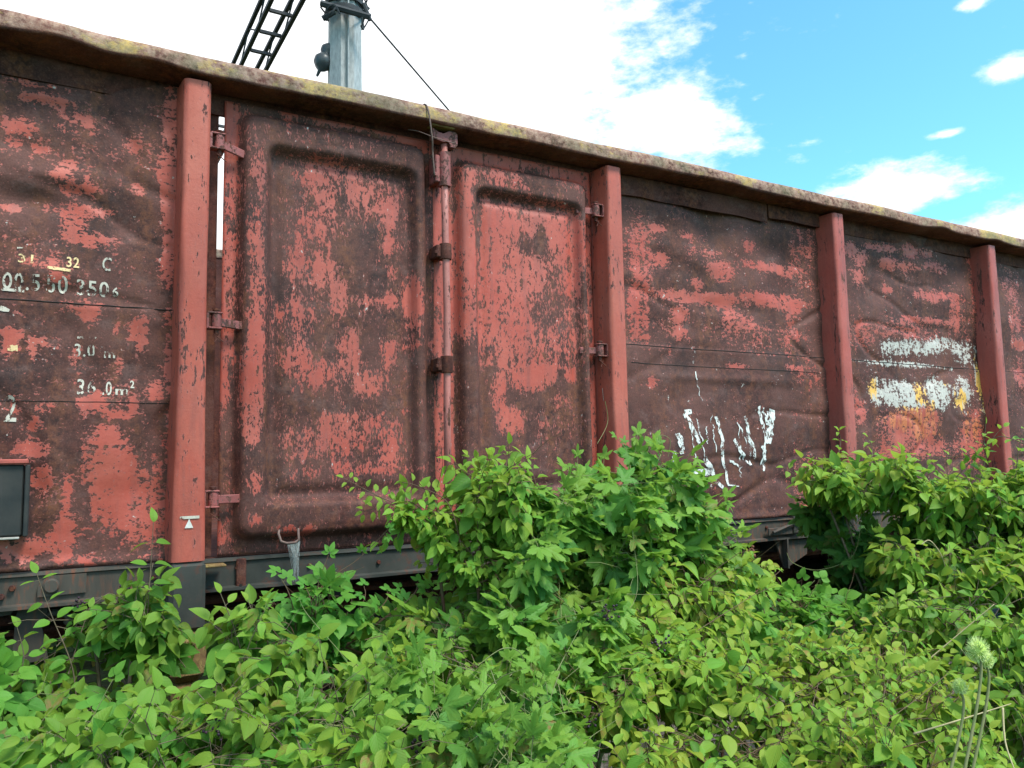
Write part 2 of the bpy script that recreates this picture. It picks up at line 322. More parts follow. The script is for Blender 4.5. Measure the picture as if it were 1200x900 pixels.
WEAR = [ # paint patches on the sheets (x, z, rx, rz, amount)
 (-0.073,1.824,0.112,0.024,0.90), (-0.163,1.704,0.068,0.044,0.95), (-0.174,1.617,0.033,0.030,0.90), (-0.089,1.619,0.023,0.024,0.90), (0.054,1.755,0.097,0.057,0.60), (-0.169,1.893,0.143,0.034,0.45), (0.031,1.522,0.078,0.070,0.95), (0.086,1.489,0.048,0.035,0.95), (0.065,1.398,0.134,0.031,0.80), (0.037,1.342,0.059,0.041,0.85), (-0.165,1.375,0.044,0.020,0.85),
 (0.257,1.698,0.077,0.044,0.60), (0.386,1.797,0.033,0.067,0.90), (0.372,1.645,0.053,0.074,0.85), (0.391,1.530,0.040,0.103,0.90), (0.396,1.930,0.034,0.083,0.80), (0.268,1.511,0.032,0.032,0.60), (0.395,1.373,0.030,0.183,0.80), (0.385,1.208,0.030,0.108,0.70), (0.113,1.276,0.098,0.035,0.90), (0.038,1.308,0.041,0.034,0.80),
 (-0.045,1.168,0.098,0.030,0.75), (0.005,1.126,0.041,0.030,0.80), (-0.155,0.877,0.041,0.039,0.95), (-0.148,0.822,0.038,0.026,0.90), (0.101,0.985,0.048,0.055,0.85), (0.021,0.992,0.023,0.040,0.70), (0.286,0.916,0.041,0.070,0.95), (0.205,0.917,0.018,0.028,0.70), (0.212,0.773,0.018,0.038,0.70), (0.068,0.800,0.023,0.047,0.70), (-0.082,0.842,0.014,0.053,0.70), (-0.035,0.861,0.040,0.033,0.50),
 (0.132,0.618,0.048,0.044,0.95), (0.208,0.579,0.043,0.020,0.80), (0.352,0.674,0.035,0.045,0.85), (0.269,0.610,0.022,0.048,0.85), (-0.123,0.607,0.025,0.039,0.80), (-0.026,0.605,0.057,0.026,0.60), (0.171,0.494,0.048,0.040,0.95), (0.224,0.333,0.117,0.175,1.10), (0.309,0.230,0.069,0.101,0.90), (0.120,0.435,0.024,0.099,0.70), (-0.066,0.533,0.045,0.026,0.60), (-0.077,0.443,0.061,0.039,0.90), (-0.018,0.339,0.056,0.071,0.90), (0.055,0.289,0.023,0.072,0.70),
 (0.046,0.119,0.046,0.090,0.95), (-0.077,0.073,0.128,0.050,1.00), (0.135,0.026,0.053,0.032,0.75), (0.266,0.115,0.068,0.067,0.50), (0.372,0.193,0.044,0.153,0.72), (0.395,0.887,0.023,0.214,0.60), (0.400,0.536,0.023,0.140,0.60), (-0.023,0.250,0.034,0.058,0.30), (-0.114,0.355,0.038,0.063,0.20), (0.099,0.239,0.029,0.131,0.15), (0.033,0.534,0.040,0.198,0.10), (0.303,0.467,0.044,0.089,0.15), (0.177,0.071,0.078,0.046,0.10), (-0.016,0.037,0.039,0.028,0.15),
 (2.888,1.531,0.088,0.304,0.72), (2.862,1.221,0.081,0.109,0.90), (2.881,1.075,0.087,0.059,0.65), (3.023,1.710,0.078,0.026,0.85), (3.053,1.525,0.085,0.051,0.85), (3.253,1.699,0.082,0.026,0.60), (3.519,1.513,0.116,0.070,0.95), (3.419,1.608,0.171,0.032,0.50), (3.969,1.582,0.240,0.034,0.95), (4.150,1.573,0.082,0.040,0.90), (3.779,1.700,0.076,0.045,0.65), (3.300,1.329,0.280,0.042,0.95), (3.543,1.334,0.190,0.043,0.95), (3.953,1.364,0.321,0.050,0.95), (4.133,1.351,0.114,0.068,0.90), (3.181,1.216,0.073,0.051,0.95), (3.168,1.103,0.093,0.046,0.85), (3.691,1.159,0.164,0.075,0.92), (3.624,1.239,0.088,0.054,0.70), (4.109,1.137,0.146,0.039,0.92), (4.132,1.233,0.048,0.051,0.80), (3.325,1.414,0.069,0.042,0.80), (3.604,0.926,0.102,0.021,0.80), (4.132,0.932,0.113,0.022,0.75), (2.961,0.804,0.057,0.039,0.55), (4.298,1.693,0.118,0.235,0.35), (3.896,1.096,0.397,0.110,0.35), (3.053,0.996,0.130,0.070,0.35), (4.234,0.892,0.165,0.112,0.40), (4.141,0.233,0.144,0.217,0.42), (2.893,0.265,0.123,0.190,0.30), (3.815,-0.029,0.462,0.031,0.50),
 (4.765,1.789,0.074,0.061,0.85), (4.887,1.730,0.085,0.080,0.70), (5.106,1.848,0.178,0.038,0.75), (5.444,1.869,0.093,0.065,0.95), (5.640,1.866,0.075,0.040,0.90), (5.172,1.743,0.089,0.051,0.90), (5.779,1.783,0.177,0.040,0.85), (5.399,1.736,0.124,0.039,0.70), (4.840,1.621,0.112,0.074,0.60), (5.153,1.554,0.069,0.031,0.90), (5.530,1.544,0.094,0.039,0.85), (5.676,1.544,0.086,0.053,0.85), (5.871,1.562,0.202,0.033,0.80), (5.943,1.429,0.067,0.134,0.85), (5.665,1.356,0.282,0.026,0.85), (5.356,1.346,0.071,0.038,0.85), (4.819,1.211,0.148,0.120,0.60), (5.446,1.252,0.533,0.089,0.50), (6.262,1.712,0.095,0.420,0.55),
 (5.222,0.565,0.258,0.109,0.95), (5.476,0.616,0.165,0.112,0.90), (6.055,0.570,0.158,0.169,0.60), (5.110,0.415,0.213,0.083,0.95), (5.452,0.413,0.417,0.074,0.70), (4.725,0.689,0.090,0.117,0.80), (6.029,0.376,0.180,0.129,0.60),
 (6.753,1.689,0.128,0.217,0.50), (6.813,1.242,0.116,0.050,0.90), (6.788,0.989,0.102,0.140,0.60), (6.762,1.408,0.128,0.100,0.60)]
WHITE = [(5.465,1.146,0.293,0.063,0.74), (5.137,1.121,0.137,0.074,0.60), (6.049,1.132,0.183,0.093,0.62), (5.805,1.197,0.221,0.052,0.60), (5.296,0.797,0.430,0.111,0.74), (5.652,0.807,0.149,0.127,0.75), (5.953,0.815,0.134,0.144,0.70), (4.928,0.829,0.056,0.108,0.70), (5.270,1.011,0.624,0.025,0.60), (6.211,0.901,0.058,0.268,0.65)]
YELLOW = [(5.227,0.613,0.444,0.073,0.62), (5.466,0.536,0.269,0.087,0.60), (6.055,0.570,0.228,0.169,0.55), (5.407,0.813,0.091,0.100,0.90), (5.518,0.716,0.062,0.063,0.95), (5.914,0.762,0.088,0.104,0.95), (4.891,0.828,0.074,0.107,0.80), (6.211,0.901,0.058,0.268,0.90), (5.216,0.686,0.157,0.024,0.90), (5.792,0.913,0.087,0.052,0.70)]
def field(lst, x, z, base):
    p = base
    for cx, cz, sx, sz, a in lst:
        dx = (x-cx)/sx; dz = (z-cz)/sz
        if abs(dx) > 1.6 or abs(dz) > 1.6: continue
        q = math.sqrt(dx*dx+dz*dz)
        if q < 1.6: p = lerp(p, a, sstep(1.6, .25, q))
    return p if p < .6 else (.58+(p-.6)*.5 if p < 1 else .78+(p-1)*1.4)
def wear_sheet(x, z):
    b = .07 + .22*noise.noise(Vector((x*1.7, z*4, 30)))
    if 2.6 < x < 4.5 and z < 1.0: b -= .10
    if z > 1.9: b -= .15
    return (field(WEAR, x, z, b), field(WHITE, x, z, 0), field(YELLOW, x, z, 0))
def grid_sheet(name, x0, x1, z0, z1, dfn, wfn, m, step=.015, parent=W, y=0.0, thick=.006):
    nx = max(2, int((x1-x0)/step)); nz_ = max(2, int((z1-z0)/step)); vs = []; fs = []; ws = []
    for j in range(nz_+1):
        z = lerp(z0, z1, j/nz_)
        for i in range(nx+1):
            x = lerp(x0, x1, i/nx); vs.append((x, y-dfn(x, z), z+Z0)); w = wfn(x, z); ws += [w[0], w[1], w[2], 1]
    for j in range(nz_):
        for i in range(nx): a = j*(nx+1)+i; fs.append((a, a+1, a+nx+2, a+nx+1))
    me = bpy.data.meshes.new(name); me.from_pydata(vs, [], fs); me.polygons.foreach_set('use_smooth', [True]*len(fs))
    ca = me.color_attributes.new('wear', 'FLOAT_COLOR', 'POINT'); ca.data.foreach_set('color', ws); me.materials.append(m)
    o = link(bpy.data.objects.new(name, me), parent)
    so = o.modifiers.new('thickness', 'SOLIDIFY'); so.thickness = thick; so.offset = -1
    return o
spans = [(XL+.02, POSTS[0]+.03), (POSTS[0]+.09, POSTS[1]+.03), (POSTS[1]+.09, POSTS[2]+.03), (POSTS[3]+.09, POSTS[4]+.03), (POSTS[4]+.09, POSTS[5]+.03), (POSTS[5]+.09, POSTS[6]+.03), (POSTS[6]+.09, XR-.02)]
panels = []
for i, (a, b) in enumerate(spans):
    vis = 2 <= i <= 5
    panels.append(grid_sheet('side_panel', a, b, 0, 1.985, disp, wear_sheet, M['sheet'], .015 if vis else .05))
panels[4]['label'] = 'rusty sheet with flaking white, yellow and orange paint band'
# folded strip along the top of the panel right of the doors
for xa, xb, za, zb in ((2.70, 3.93, 1.872, 1.99), (3.945, 4.43, 1.90, 1.99)):
    mb = MB(); n = 40; vs = []; fs = []
    for i in range(n+1):
        x = lerp(xa, xb, i/n); lo = za + .012*noise.noise(Vector((x*4, 0, 0))) ; pr = .022+.01*noise.noise(Vector((x*2, 3, 0)))
        for y, z in ((-pr, 1.99), (-pr-.004, lo), (-pr+.006, lo), (-pr+.010, 1.99)): vs.append((x, y, z+Z0))
    for i in range(n):
        for k in range(4): fs.append((i*4+k, i*4+(k+1) % 4, i*4+4+(k+1) % 4, i*4+4+k))
    fs += [(0, 1, 2, 3), (n*4, n*4+1, n*4+2, n*4+3)]
    mb.add(vs, fs).build('top_strip', M['rust'], W)

# posts: rounded channel section
def post(x0, m, z1=1.975, zb=0.0, dep=.132, w=PW, flare=.0):
    cx = x0+w/2; r = .022; prof = []
    for (px_, py_, a0) in ((cx-w/2+r, -dep+r, 180), (cx+w/2-r, -dep+r, 270)):
        for k in range(6): a = R(a0+18*k); prof.append((px_+r*math.cos(a), py_+r*math.sin(a)))
    prof = [(cx-w/2-.012, .01)] + prof + [(cx+w/2+.012, .01)]
    n = len(prof); nz_ = 60; vs = []; fs = []
    for j in range(nz_+1):
        z = lerp(zb, z1, j/nz_); fl = 1+flare*sstep(.9, 0, z)
        for k, (x, y) in enumerate(prof):
            q = .003*noise.noise(Vector((x0*5+k*.3, z*4, 1))); vs.append((cx+(x-cx)*fl+q, y+q, z+Z0))
    for j in range(nz_):
        for k in range(n): fs.append((j*n+k, j*n+(k+1) % n, (j+1)*n+(k+1) % n, (j+1)*n+k))
    fs += [tuple(range(n)), tuple(range(nz_*n, nz_*n+n))]
    return MB().add(vs, fs).build('post', m, W, auto=40)
for i, x in enumerate(POSTS):
    p = post(x, M['post'] if i in (2, 3) else M['post_worn'], flare=.17 if i == 2 else .0)
    mb = MB(); f_ = 1.17 if i == 2 else 1; w = PW*f_; cx = x+PW/2
    mb.box(cx-w/2-.004, cx+w/2+.004, -.136, .02, Z0-.27, Z0-.002, .016)
    q = mb.build('post_base', M['solebar_dark'], p)
    mb = MB(); mb.box(cx-.068, cx+.075, -.15, .04, Z0-.46, Z0-.272, .03); mb.box(cx-.05, cx+.05, -.13, .04, Z0-.62, Z0-.462, .02)
    ft = mb.build('post_foot', M['lichen'], p)
# corner posts
for x in (XL-.02, XR-.10): MB().box(x, x+.14, -.05, .06, Z0, Z0+1.985, .02).build('corner_post', M['post_worn'], W)

# top rail
def rail(y0, sign, name='top_rail'):
    prof = []
    hw, hh, r = .088, .043, .034
    for (cx, cz, a0) in ((-hw+r, -hh+.014, 180), (hw-.02, -hh+.014, 270), (hw-.02, hh-.02, 0), (-hw+r, hh-r, 90)):
        rr = r if cx < 0 else .014
        if cz < 0: rr = .014; cx = -hw+.014 if cx < 0 else cx
        for k in range(5): a = R(a0+22.5*k); prof.append((cx+rr*math.cos(a), cz+rr*math.sin(a)))
    n = len(prof); nx = 700; vs = []; fs = []
    for i in range(nx+1):
        x = lerp(XL-.04, XR+.04, i/nx)
        sag = .010*noise.noise(Vector((x*.8, 0, 7))) + .005*noise.noise(Vector((x*2.6, 3, 7)))
        out = .012*noise.noise(Vector((x*1.1, 9, 1))) + .006*noise.noise(Vector((x*4, 9, 1)))
        for k, (a, b) in enumerate(prof):
            q = .0035*noise.noise(Vector((x*9, a*30, b*30)))
            dent = 0
            for dx, ds, da in ((-.02, .12, .02), (.30, .10, .015), (3.4, .2, .012), (5.6, .12, .02), (6.3, .1, .015)):
                if b < 0 and a < 0: dent += da*math.exp(-((x-dx)/ds)**2)
            vs.append((x, y0 + sign*(-.082 + a - out) + q, Z0+2.037+b+sag+q+dent))
    for i in range(nx):
        for k in range(n): fs.append((i*n+k, i*n+(k+1) % n, (i+1)*n+(k+1) % n, (i+1)*n+k))
    fs += [tuple(range(n)), tuple(range(nx*n, nx*n+n))]
    return MB().add(vs, fs).build(name, M['rail'], W, smooth=True)
rail(0, 1); rail(2.9, -1)
# far side, ends, floor
mb = MB(); mb.box(XL, XR, 2.88, 2.90, Z0, Z0+1.985); mb.build('far_side_panel', M['rust'], W)
for x in POSTS: MB().box(x, x+PW, 2.902, 3.02, Z0-.2, Z0+1.975, .01).build('post', M['post_worn'], W)
for x in (XL, XR-.02): MB().box(x, x+.02, .02, 2.87, Z0, Z0+1.985).build('end_wall', M['rust'], W)
MB().box(XL, XR, .012, 2.87, Z0-.06, Z0-.004).build('floor', M['rust'], W)
# door jambs behind the opening
for a, b in ((.5335, .583), (2.51, 2.60)): MB().box(a-.02, b, .02, .08, Z0, Z0+1.98).build('door_jamb', M['rust'], W)

# solebar along the near side: z-section with lips
MB().box(XL, XR, .004, .022, Z0+1.90, Z0+2.01).build('top_angle', M['rust'], W)
def solebar(x0, x1, m):
    prof = [(-.016, -.008), (-.020, -.022), (-.008, -.026), (-.008, -.122), (-.030, -.128), (-.030, -.140), (.02, -.140), (.02, -.008)]
    n = len(prof); nx = max(2, int((x1-x0)/.1)); vs = []; fs = []
    for i in range(nx+1):
        x = lerp(x0, x1, i/nx)
        for k, (y, z) in enumerate(prof): q = .002*noise.noise(Vector((x*3, k, 0))); vs.append((x, y+q, Z0+z+q))
    for i in range(nx):
        for k in range(n): fs.append((i*n+k, i*n+(k+1) % n, (i+1)*n+(k+1) % n, (i+1)*n+k))
    fs += [tuple(range(n)), tuple(range(nx*n, nx*n+n))]
    return MB().add(vs, fs).build('solebar', m, W, auto=30)
SB1 = solebar(XL, .409, M['solebar']); SB2 = solebar(.54, 2.56, M['solebar_dark']); SB3 = solebar(2.70, XR, M['solebar'])
MB().box(XL, XR, 2.87, 2.92, Z0-.2, Z0-.01).build('solebar', M['solebar_dark'], W)
# details on the solebar: plate with round boss, bolts, step, strap
mb = MB(); a = (-0.022, -0.020, 1.248); b = (0.076, -0.020, 1.324)
pl = [(a[0]-.012, a[2]), (b[0]+.05, a[2]+.004), (b[0]+.05, b[2]), (a[0]+.03, b[2]), (a[0]-.005, b[2]-.02), (a[0]-.012, b[2]-.045)]
mb.prism(pl, -.020, -.0085); PT = mb.build('plate', M['solebar'], SB1)
c = (0.010, -0.025, 1.286); mb = MB(); mb.lathe([(.001, -.034), (.022, -.034), (.028, -.028), (.028, -.0205)], (c[0], 0, c[2]), 'Y', 20); mb.build('boss', M['solebar'], PT, auto=30)
for px_ in ((-0.115, -0.020, 1.288), (-0.148, -0.020, 1.260)):
    mb = MB(); mb.lathe([(.001, -.026), (.010, -.026), (.012, -.022), (.012, -.0085)], (px_[0], 0, px_[2]), 'Y', 6); mb.build('bolt', M['rust'], SB1)
a = (0.535, -0.090, 1.326); b = (0.614, -0.090, 1.323); mb = MB(); mb.box(a[0], b[0]+.01, -.10, -.03, a[2]-.01, a[2], .003); mb.build('step_lip', M['lichen'], SB2)
a = (0.677, -0.020, 1.336); b = (0.717, -0.020, 1.203); mb = MB(); mb.box(a[0], b[0], -.024, -.0085, b[2], a[2]+.0, .004); st = mb.build('strap', M['rust'], SB2)
c = (0.694, -0.026, 1.227); mb = MB(); mb.lathe([(.001, -.030), (.006, -.030), (.006, -.024)], (c[0], 0, c[2]), 'Y', 10); mb.build('rivet', M['black'], st)
a = (0.893, -0.020, 1.320); b = (0.938, -0.020, 1.190)
# brackets hanging below the solebar at the left
mb = MB(); a = (-0.230, 0.000, 1.247); b = (-0.092, 0.000, 1.233); cc = (-0.118, 0.000, 1.187)
mb.prism([(a[0], a[2]-.01), (b[0], b[2]-.004), (cc[0], cc[2]), (a[0], cc[2]-.01)], .03, .045); mb.build('gusset', M['solebar'], W)
mb = MB(); a = (-0.088, 0.050, 1.220); b = (-0.020, 0.050, 1.002)
mb.prism([(a[0], a[2]), (b[0]+.02, a[2]), (b[0]+.02, a[2]-.04), (b[0], a[2]-.07), (b[0]+.03, b[2]), (a[0]-.02, b[2]), (a[0]-.015, a[2]-.05)], .05, .065); mb.build('gusset', M['solebar'], W)
mb = MB(); a = (0.025, 0.050, 1.164); pts = [(a[0]+.05*math.cos(R(k*20)), .07, a[2]+.03*math.sin(R(k*20))) for k in range(-2, 11)]
mb.tube([(p[0], p[1], p[2]-.02) for p in pts], .014, 8); mb.build('spring_eye', M['solebar'], W, smooth=True)
# hook and bracket right of the doors
h0 = (3.470, -0.000, 1.219); h1 = (3.615, 0.000, 1.089); mb = MB(); pts = []
for k in range(15):
    a = R(-180+205*k/14*1.0); pts.append((h1[0]-.035+.045*math.cos(a)*1, .02, h1[2]+.045*math.sin(a)))
pts = pts + [(h1[0]+.008, .02, h1[2]+.02), (h1[0]+.010, .02, Z0-.13)]
mb.tube(pts, .011, 8); mb.build('rope_hook', M['solebar'], SB3, smooth=True)
a = (3.878, 0.000, 1.213); b = (4.169, 0.000, 1.195); c = (3.970, -0.000, 1.035); mb = MB()
mb.prism([(a[0], a[2]), (b[0], b[2]), (b[0]-.01, c[2]+.07), (c[0]+.01, c[2]), (c[0]-.02, c[2])], .0, .012); mb.prism([(c[0]-.03, a[2]), (c[0]-.018, a[2]), (c[0]-.018, c[2]), (c[0]-.03, c[2])], -.04, -.001); mb.build('bracket', M['solebar'], SB3)
a = (3.781, -0.030, 1.242); b = (4.081, -0.030, 1.319); mb = MB(); mb.box(a[0], b[0], -.045, -.032, a[2], a[2]+.045, .003)
c = (4.029, -0.040, 1.306); mb.box(c[0]-.04, c[0]+.03, -.055, -.046, c[2]-.06, c[2]+.05, .004); mb.lathe([(.001, -.075), (.018, -.075), (.02, -.0555)], (c[0], 0, c[2]+.015), 'Y', 12)
mb.tube([(a[0]+.02, -.06, a[2]+.02), (c[0]-.06, -.065, c[2]+.0), (c[0], -.07, c[2]+.02)], .01, 6); mb.build('latch', M['solebar'], SB3, auto=30)
a = (4.095, -0.020, 1.349); b = (4.227, -0.020, 1.418); mb = MB(); mb.box(a[0], b[0], -.05, -.022, Z0-.0, Z0+.065, .006); mb.build('stop_block', M['post'], W)

# DOORS -----------------------------------------------------------------
def rr(x, z, cx, cz, hx, hz, r):       # rounded rectangle signed distance (negative inside)
    qx = abs(x-cx)-hx+r; qz = abs(z-cz)-hz+r
    return math.hypot(max(qx, 0), max(qz, 0)) + min(max(qx, qz), 0) - r
def make_door(x0, x1, ridge, inner, patches, basefn):
    rx0, rx1, rz0, rz1 = ridge; ix0, ix1, iz0, iz1 = inner
    def d(x, z):
        o = rr(x, z, (rx0+rx1)/2, (rz0+rz1)/2, (rx1-rx0)/2, (rz1-rz0)/2, .075)
        i = rr(x, z, (ix0+ix1)/2, (iz0+iz1)/2, (ix1-ix0)/2, (iz1-iz0)/2, .04)
        h = .058*sstep(.002, -.036, o) + .006*sstep(-.036, -.07, o)
        h -= .054*sstep(.024, -.022, i)
        h += .012*sstep(-.028, -.075, i)                     # the field swells again inside the groove
        h += .004*noise.noise(Vector((x*3, z*3, 11))) + .0014*noise.noise(Vector((x*13, z*13, 11)))
        h += .014*noise.noise(Vector((x*1.6, z*1.4, 15)))*sstep(0, -.1, i) + .006*noise.noise(Vector((x*4, z*2.5, 25)))
        return h + .012
    def w(x, z):
        o = rr(x, z, (rx0+rx1)/2, (rz0+rz1)/2, (rx1-rx0)/2, (rz1-rz0)/2, .075)
        i = rr(x, z, (ix0+ix1)/2, (iz0+iz1)/2, (ix1-ix0)/2, (iz1-iz0)/2, .04)
        return (field(patches, x, z, basefn(x, z, o, i)), 0, 0)
    o = grid_sheet('door', x0, x1, .0, 1.965, d, w, M['door'], .0125)
    return o
def baseL(x, z, o, i):
    if o > .0: return .95 if z > 1.9 else (.62 if x < .7 and z > .8 else .25)
    if i < 0: return .20 if z > .55 else .14
    if i < .04: return .08
    return .08 if z < 1.0 or x > 1.3 else .24
def baseR(x, z, o, i):
    if o > .0: return .85
    if i < 0: return (.72 if z > 1.25 else (.42 if z > .85 else .08))
    if i < .04: return .22 if z > 1.0 else .05
    return .52 if z > 1.15 else .08
PATL = [(0.753,1.949,0.098,0.048,0.10), (1.044,1.928,0.250,0.033,0.25), (1.294,1.914,0.176,0.034,0.20), (0.738,1.632,0.037,0.195,0.50), (0.731,1.322,0.033,0.115,0.72), (0.737,0.907,0.043,0.157,1.05), (0.725,0.685,0.050,0.185,1.05), (0.724,0.520,0.036,0.051,0.90), (0.745,1.134,0.036,0.114,0.70),
 (1.045,1.703,0.147,0.090,0.58), (1.250,1.633,0.155,0.109,0.58), (1.026,1.498,0.104,0.161,0.60), (0.911,1.266,0.054,0.086,0.80), (1.047,1.241,0.064,0.080,0.85), (1.107,1.127,0.048,0.080,0.80), (1.357,1.544,0.039,0.076,0.90), (1.357,1.398,0.039,0.050,0.85), (1.275,1.322,0.025,0.033,0.85), (1.356,1.265,0.030,0.041,0.90), (1.356,1.128,0.034,0.041,0.85), (1.242,1.119,0.127,0.024,0.60), (0.912,1.033,0.084,0.100,0.66), (1.229,1.341,0.084,0.090,0.10), (1.250,1.221,0.093,0.065,0.12),
 (1.156,0.873,0.049,0.111,0.85), (0.914,0.823,0.068,0.084,0.75), (1.355,0.883,0.043,0.073,0.70), (1.249,0.739,0.083,0.056,0.70), (1.029,0.770,0.102,0.070,0.60), (1.128,0.502,0.162,0.124,0.68), (0.936,0.464,0.099,0.083,0.55), (1.349,0.462,0.051,0.119,0.88), (1.108,0.637,0.245,0.031,0.10), (1.464,1.158,0.040,0.109,0.95), (1.472,1.026,0.027,0.033,0.70), (1.464,1.108,0.053,0.042,0.90), (1.481,0.952,0.035,0.050,0.50),
 (1.290,0.345,0.256,0.031,0.55), (0.937,0.334,0.076,0.037,0.50), (0.854,0.091,0.051,0.029,0.80), (0.946,0.086,0.045,0.029,0.80), (0.737,0.302,0.025,0.051,0.80), (0.605,1.382,0.032,0.456,0.85), (0.615,0.754,0.031,0.183,0.80), (0.626,0.111,0.031,0.070,0.70), (1.544,0.139,0.134,0.040,0.60), (0.729,0.141,0.028,0.029,0.60), (0.776,1.560,0.229,0.023,0.30)]
PATR = [(1.758,1.867,0.068,0.027,0.10), (2.190,1.848,0.120,0.076,0.05), (2.413,1.787,0.138,0.068,0.15), (2.045,1.732,0.323,0.032,0.30), (1.698,1.680,0.029,0.133,0.30), (1.742,1.400,0.058,0.309,0.95), (1.737,1.074,0.057,0.112,0.98), (1.832,1.633,0.034,0.180,0.20), (1.824,1.409,0.024,0.267,0.30), (2.041,1.525,0.157,0.138,0.95), (2.280,1.579,0.099,0.142,0.90), (2.133,1.491,0.117,0.065,0.18), (2.208,1.523,0.043,0.103,0.15), (1.985,1.293,0.154,0.180,0.88), (2.270,1.252,0.098,0.186,0.35), (2.030,1.029,0.155,0.116,0.70), (2.237,0.997,0.141,0.091,0.55), (2.444,1.528,0.046,0.125,0.85), (2.528,1.490,0.041,0.194,0.70), (2.478,1.011,0.057,0.283,0.35), (2.538,1.109,0.023,0.067,0.90),
 (2.106,0.798,0.115,0.076,1.10), (2.242,0.825,0.037,0.059,1.00), (2.372,0.821,0.044,0.046,1.00), (1.962,0.928,0.035,0.106,0.95), (1.938,0.696,0.045,0.122,1.00), (1.970,0.589,0.060,0.087,0.95), (2.020,0.567,0.091,0.065,1.05), (2.083,0.678,0.135,0.040,0.05), (1.831,0.995,0.024,0.174,0.80), (2.224,0.547,0.161,0.080,0.35), (2.117,0.415,0.209,0.070,0.15), (2.308,0.683,0.076,0.045,0.50)]
DL = make_door(.602, 1.590, (.655, 1.552, .055, 1.925), (.790, 1.468, .220, 1.765), PATL, baseL)
DR_ = make_door(1.650, 2.545, (1.698, 2.502, .055, 1.895), (1.812, 2.432, .220, 1.735), PATR, baseR)
DL['label'] = 'wider pressed door leaf, mostly brown rust'; DR_['label'] = 'narrower pressed door leaf with brighter red paint in its upper half'
# rabbet strip between the leaves
grid_sheet('door_meeting_strip', 1.575, 1.67, .0, 1.95, lambda x, z: .006, lambda x, z: (.62+.2*noise.noise(Vector((x, z*2, 3))), 0, 0), M['door'], .03)

# hinges
def hinge(x_post, side, z, door, angle=0.0):
    sx = side; mb = MB(); px_ = x_post + sx*.035; py_ = -.080
    for dz in (-.036, .028):
        mb.box(min(x_post-.004*sx, px_+.022*sx), max(x_post-.004*sx, px_+.022*sx), py_-.022, py_+.022, Z0+z+dz, Z0+z+dz+.009, .003)
    mb.box(min(x_post-.006*sx, x_post+.003*sx), max(x_post-.006*sx, x_post+.003*sx), py_-.022, py_+.022, Z0+z-.034, Z0+z+.030)
    h = mb.build('hinge', M['hinge'], W)
    mb = MB(); mb.lathe([(.001, -.060), (.010, -.058), (.011, .042), (.016, .043), (.016, .050), (.001, .054)], (px_, py_, Z0+z), 'Z', 12); mb.build('hinge_pin', M['rust'], h, auto=30)
    mb = MB(); mb.lathe([(.013, -.026), (.021, -.026), (.021, .027), (.013, .027)], (px_, py_, Z0+z), 'Z', 14)
    Rm = Matrix.Translation((px_, py_, Z0+z)) @ Matrix.Rotation(angle*sx, 4, 'Y')
    a, b = (.012, .115) if sx > 0 else (-.115, -.012)
    mb.box(a, b, .0, .012, -.020, .016, .003, M=Rm @ Matrix.Rotation(R(12)*sx, 4, 'Z')); mb.build('hinge_strap', M['hinge'], h, auto=30)
    mb = MB(); mb.tube([(px_-.012, py_-.01, Z0+z-.056), (px_+.002, py_-.016, Z0+z-.068), (px_+.026, py_-.02, Z0+z-.088)], .0022, 5); mb.tube([(px_+.012, py_-.01, Z0+z-.056), (px_-.01, py_-.02, Z0+z-.092)], .0022, 5); mb.build('split_pin', M['rust'], h)
X1 = .530; X3 = 2.570
for z, an in ((1.742, R(12)), (.972, R(3)), (.238, 0)): hinge(X1+.006, 1, z, DL, an)
for z, an in ((1.725, 0), (.955, 0)): hinge(X3-.002, -1, z, DR_, an)
hinge(X3-.002, -1, .235, DR_, 0)

# locking bar with sleeves and cam
bx = 1.617
mb = MB(); mb.tube([(bx, -.095, Z0+.12), (bx, -.094, Z0+.6), (bx+.004, -.098, Z0+1.1), (bx, -.095, Z0+1.5), (bx, -.095, Z0+1.93)], .0175, 14)
LB = mb.build('locking_bar', M['pipe'], W, smooth=True)
for z, hh in ((1.795, .085), (1.385, .038), (.835, .040)):
    mb = MB(); mb.lathe([(.019, -hh), (.029, -hh), (.030, -hh+.006), (.030, hh-.006), (.029, hh), (.019, hh)], (bx, -.095, Z0+z), 'Z', 16)
    mb.box(bx-.052, bx-.026, -.105, -.02, Z0+z-hh*.8, Z0+z+hh*.8, .005); mb.box(bx-.062, bx-.048, -.113, -.098, Z0+z-hh*.5, Z0+z-hh*.5+.018, .003); mb.box(bx-.026, bx+.02, -.066, -.018, Z0+z-hh*.7, Z0+z+hh*.7, .004)
    mb.build('sleeve', M['hinge'] if z > 1.7 else M['rust'], LB, auto=30)
mb = MB(); mb.prism([(bx-.075, Z0+1.985), (bx-.068, Z0+1.932), (bx-.02, Z0+1.925), (bx+.012, Z0+1.928), (bx+.022, Z0+1.905), (bx+.045, Z0+1.905), (bx+.058, Z0+1.92), (bx+.058, Z0+1.972), (bx+.048, Z0+1.985), (bx+.01, Z0+1.982), (bx-.015, Z0+1.966), (bx-.045, Z0+1.968)], -.125, -.072)
mb.build('cam', M['hinge'], LB)
mb = MB(); mb.box(bx-.09, bx+.035, -.15, -.09, Z0+1.988, Z0+2.004, .004); mb.build('keeper', M['lichen'], LB)
# door handle
mb = MB(); a = Vector((.846, -.062, Z0+.115)); b = Vector((.922, -.062, Z0+.118))
mb.tube([a, a+Vector((-.012, -.02, -.03)), a+Vector((-.004, -.03, -.062)), a+Vector((.02, -.032, -.072)), b+Vector((-.02, -.032, -.074)), b+Vector((-.004, -.03, -.062)), b+Vector((-.004, -.018, -.03)), b], .0055, 8)
mb.build('handle', M['rustwire'], DL, smooth=True)

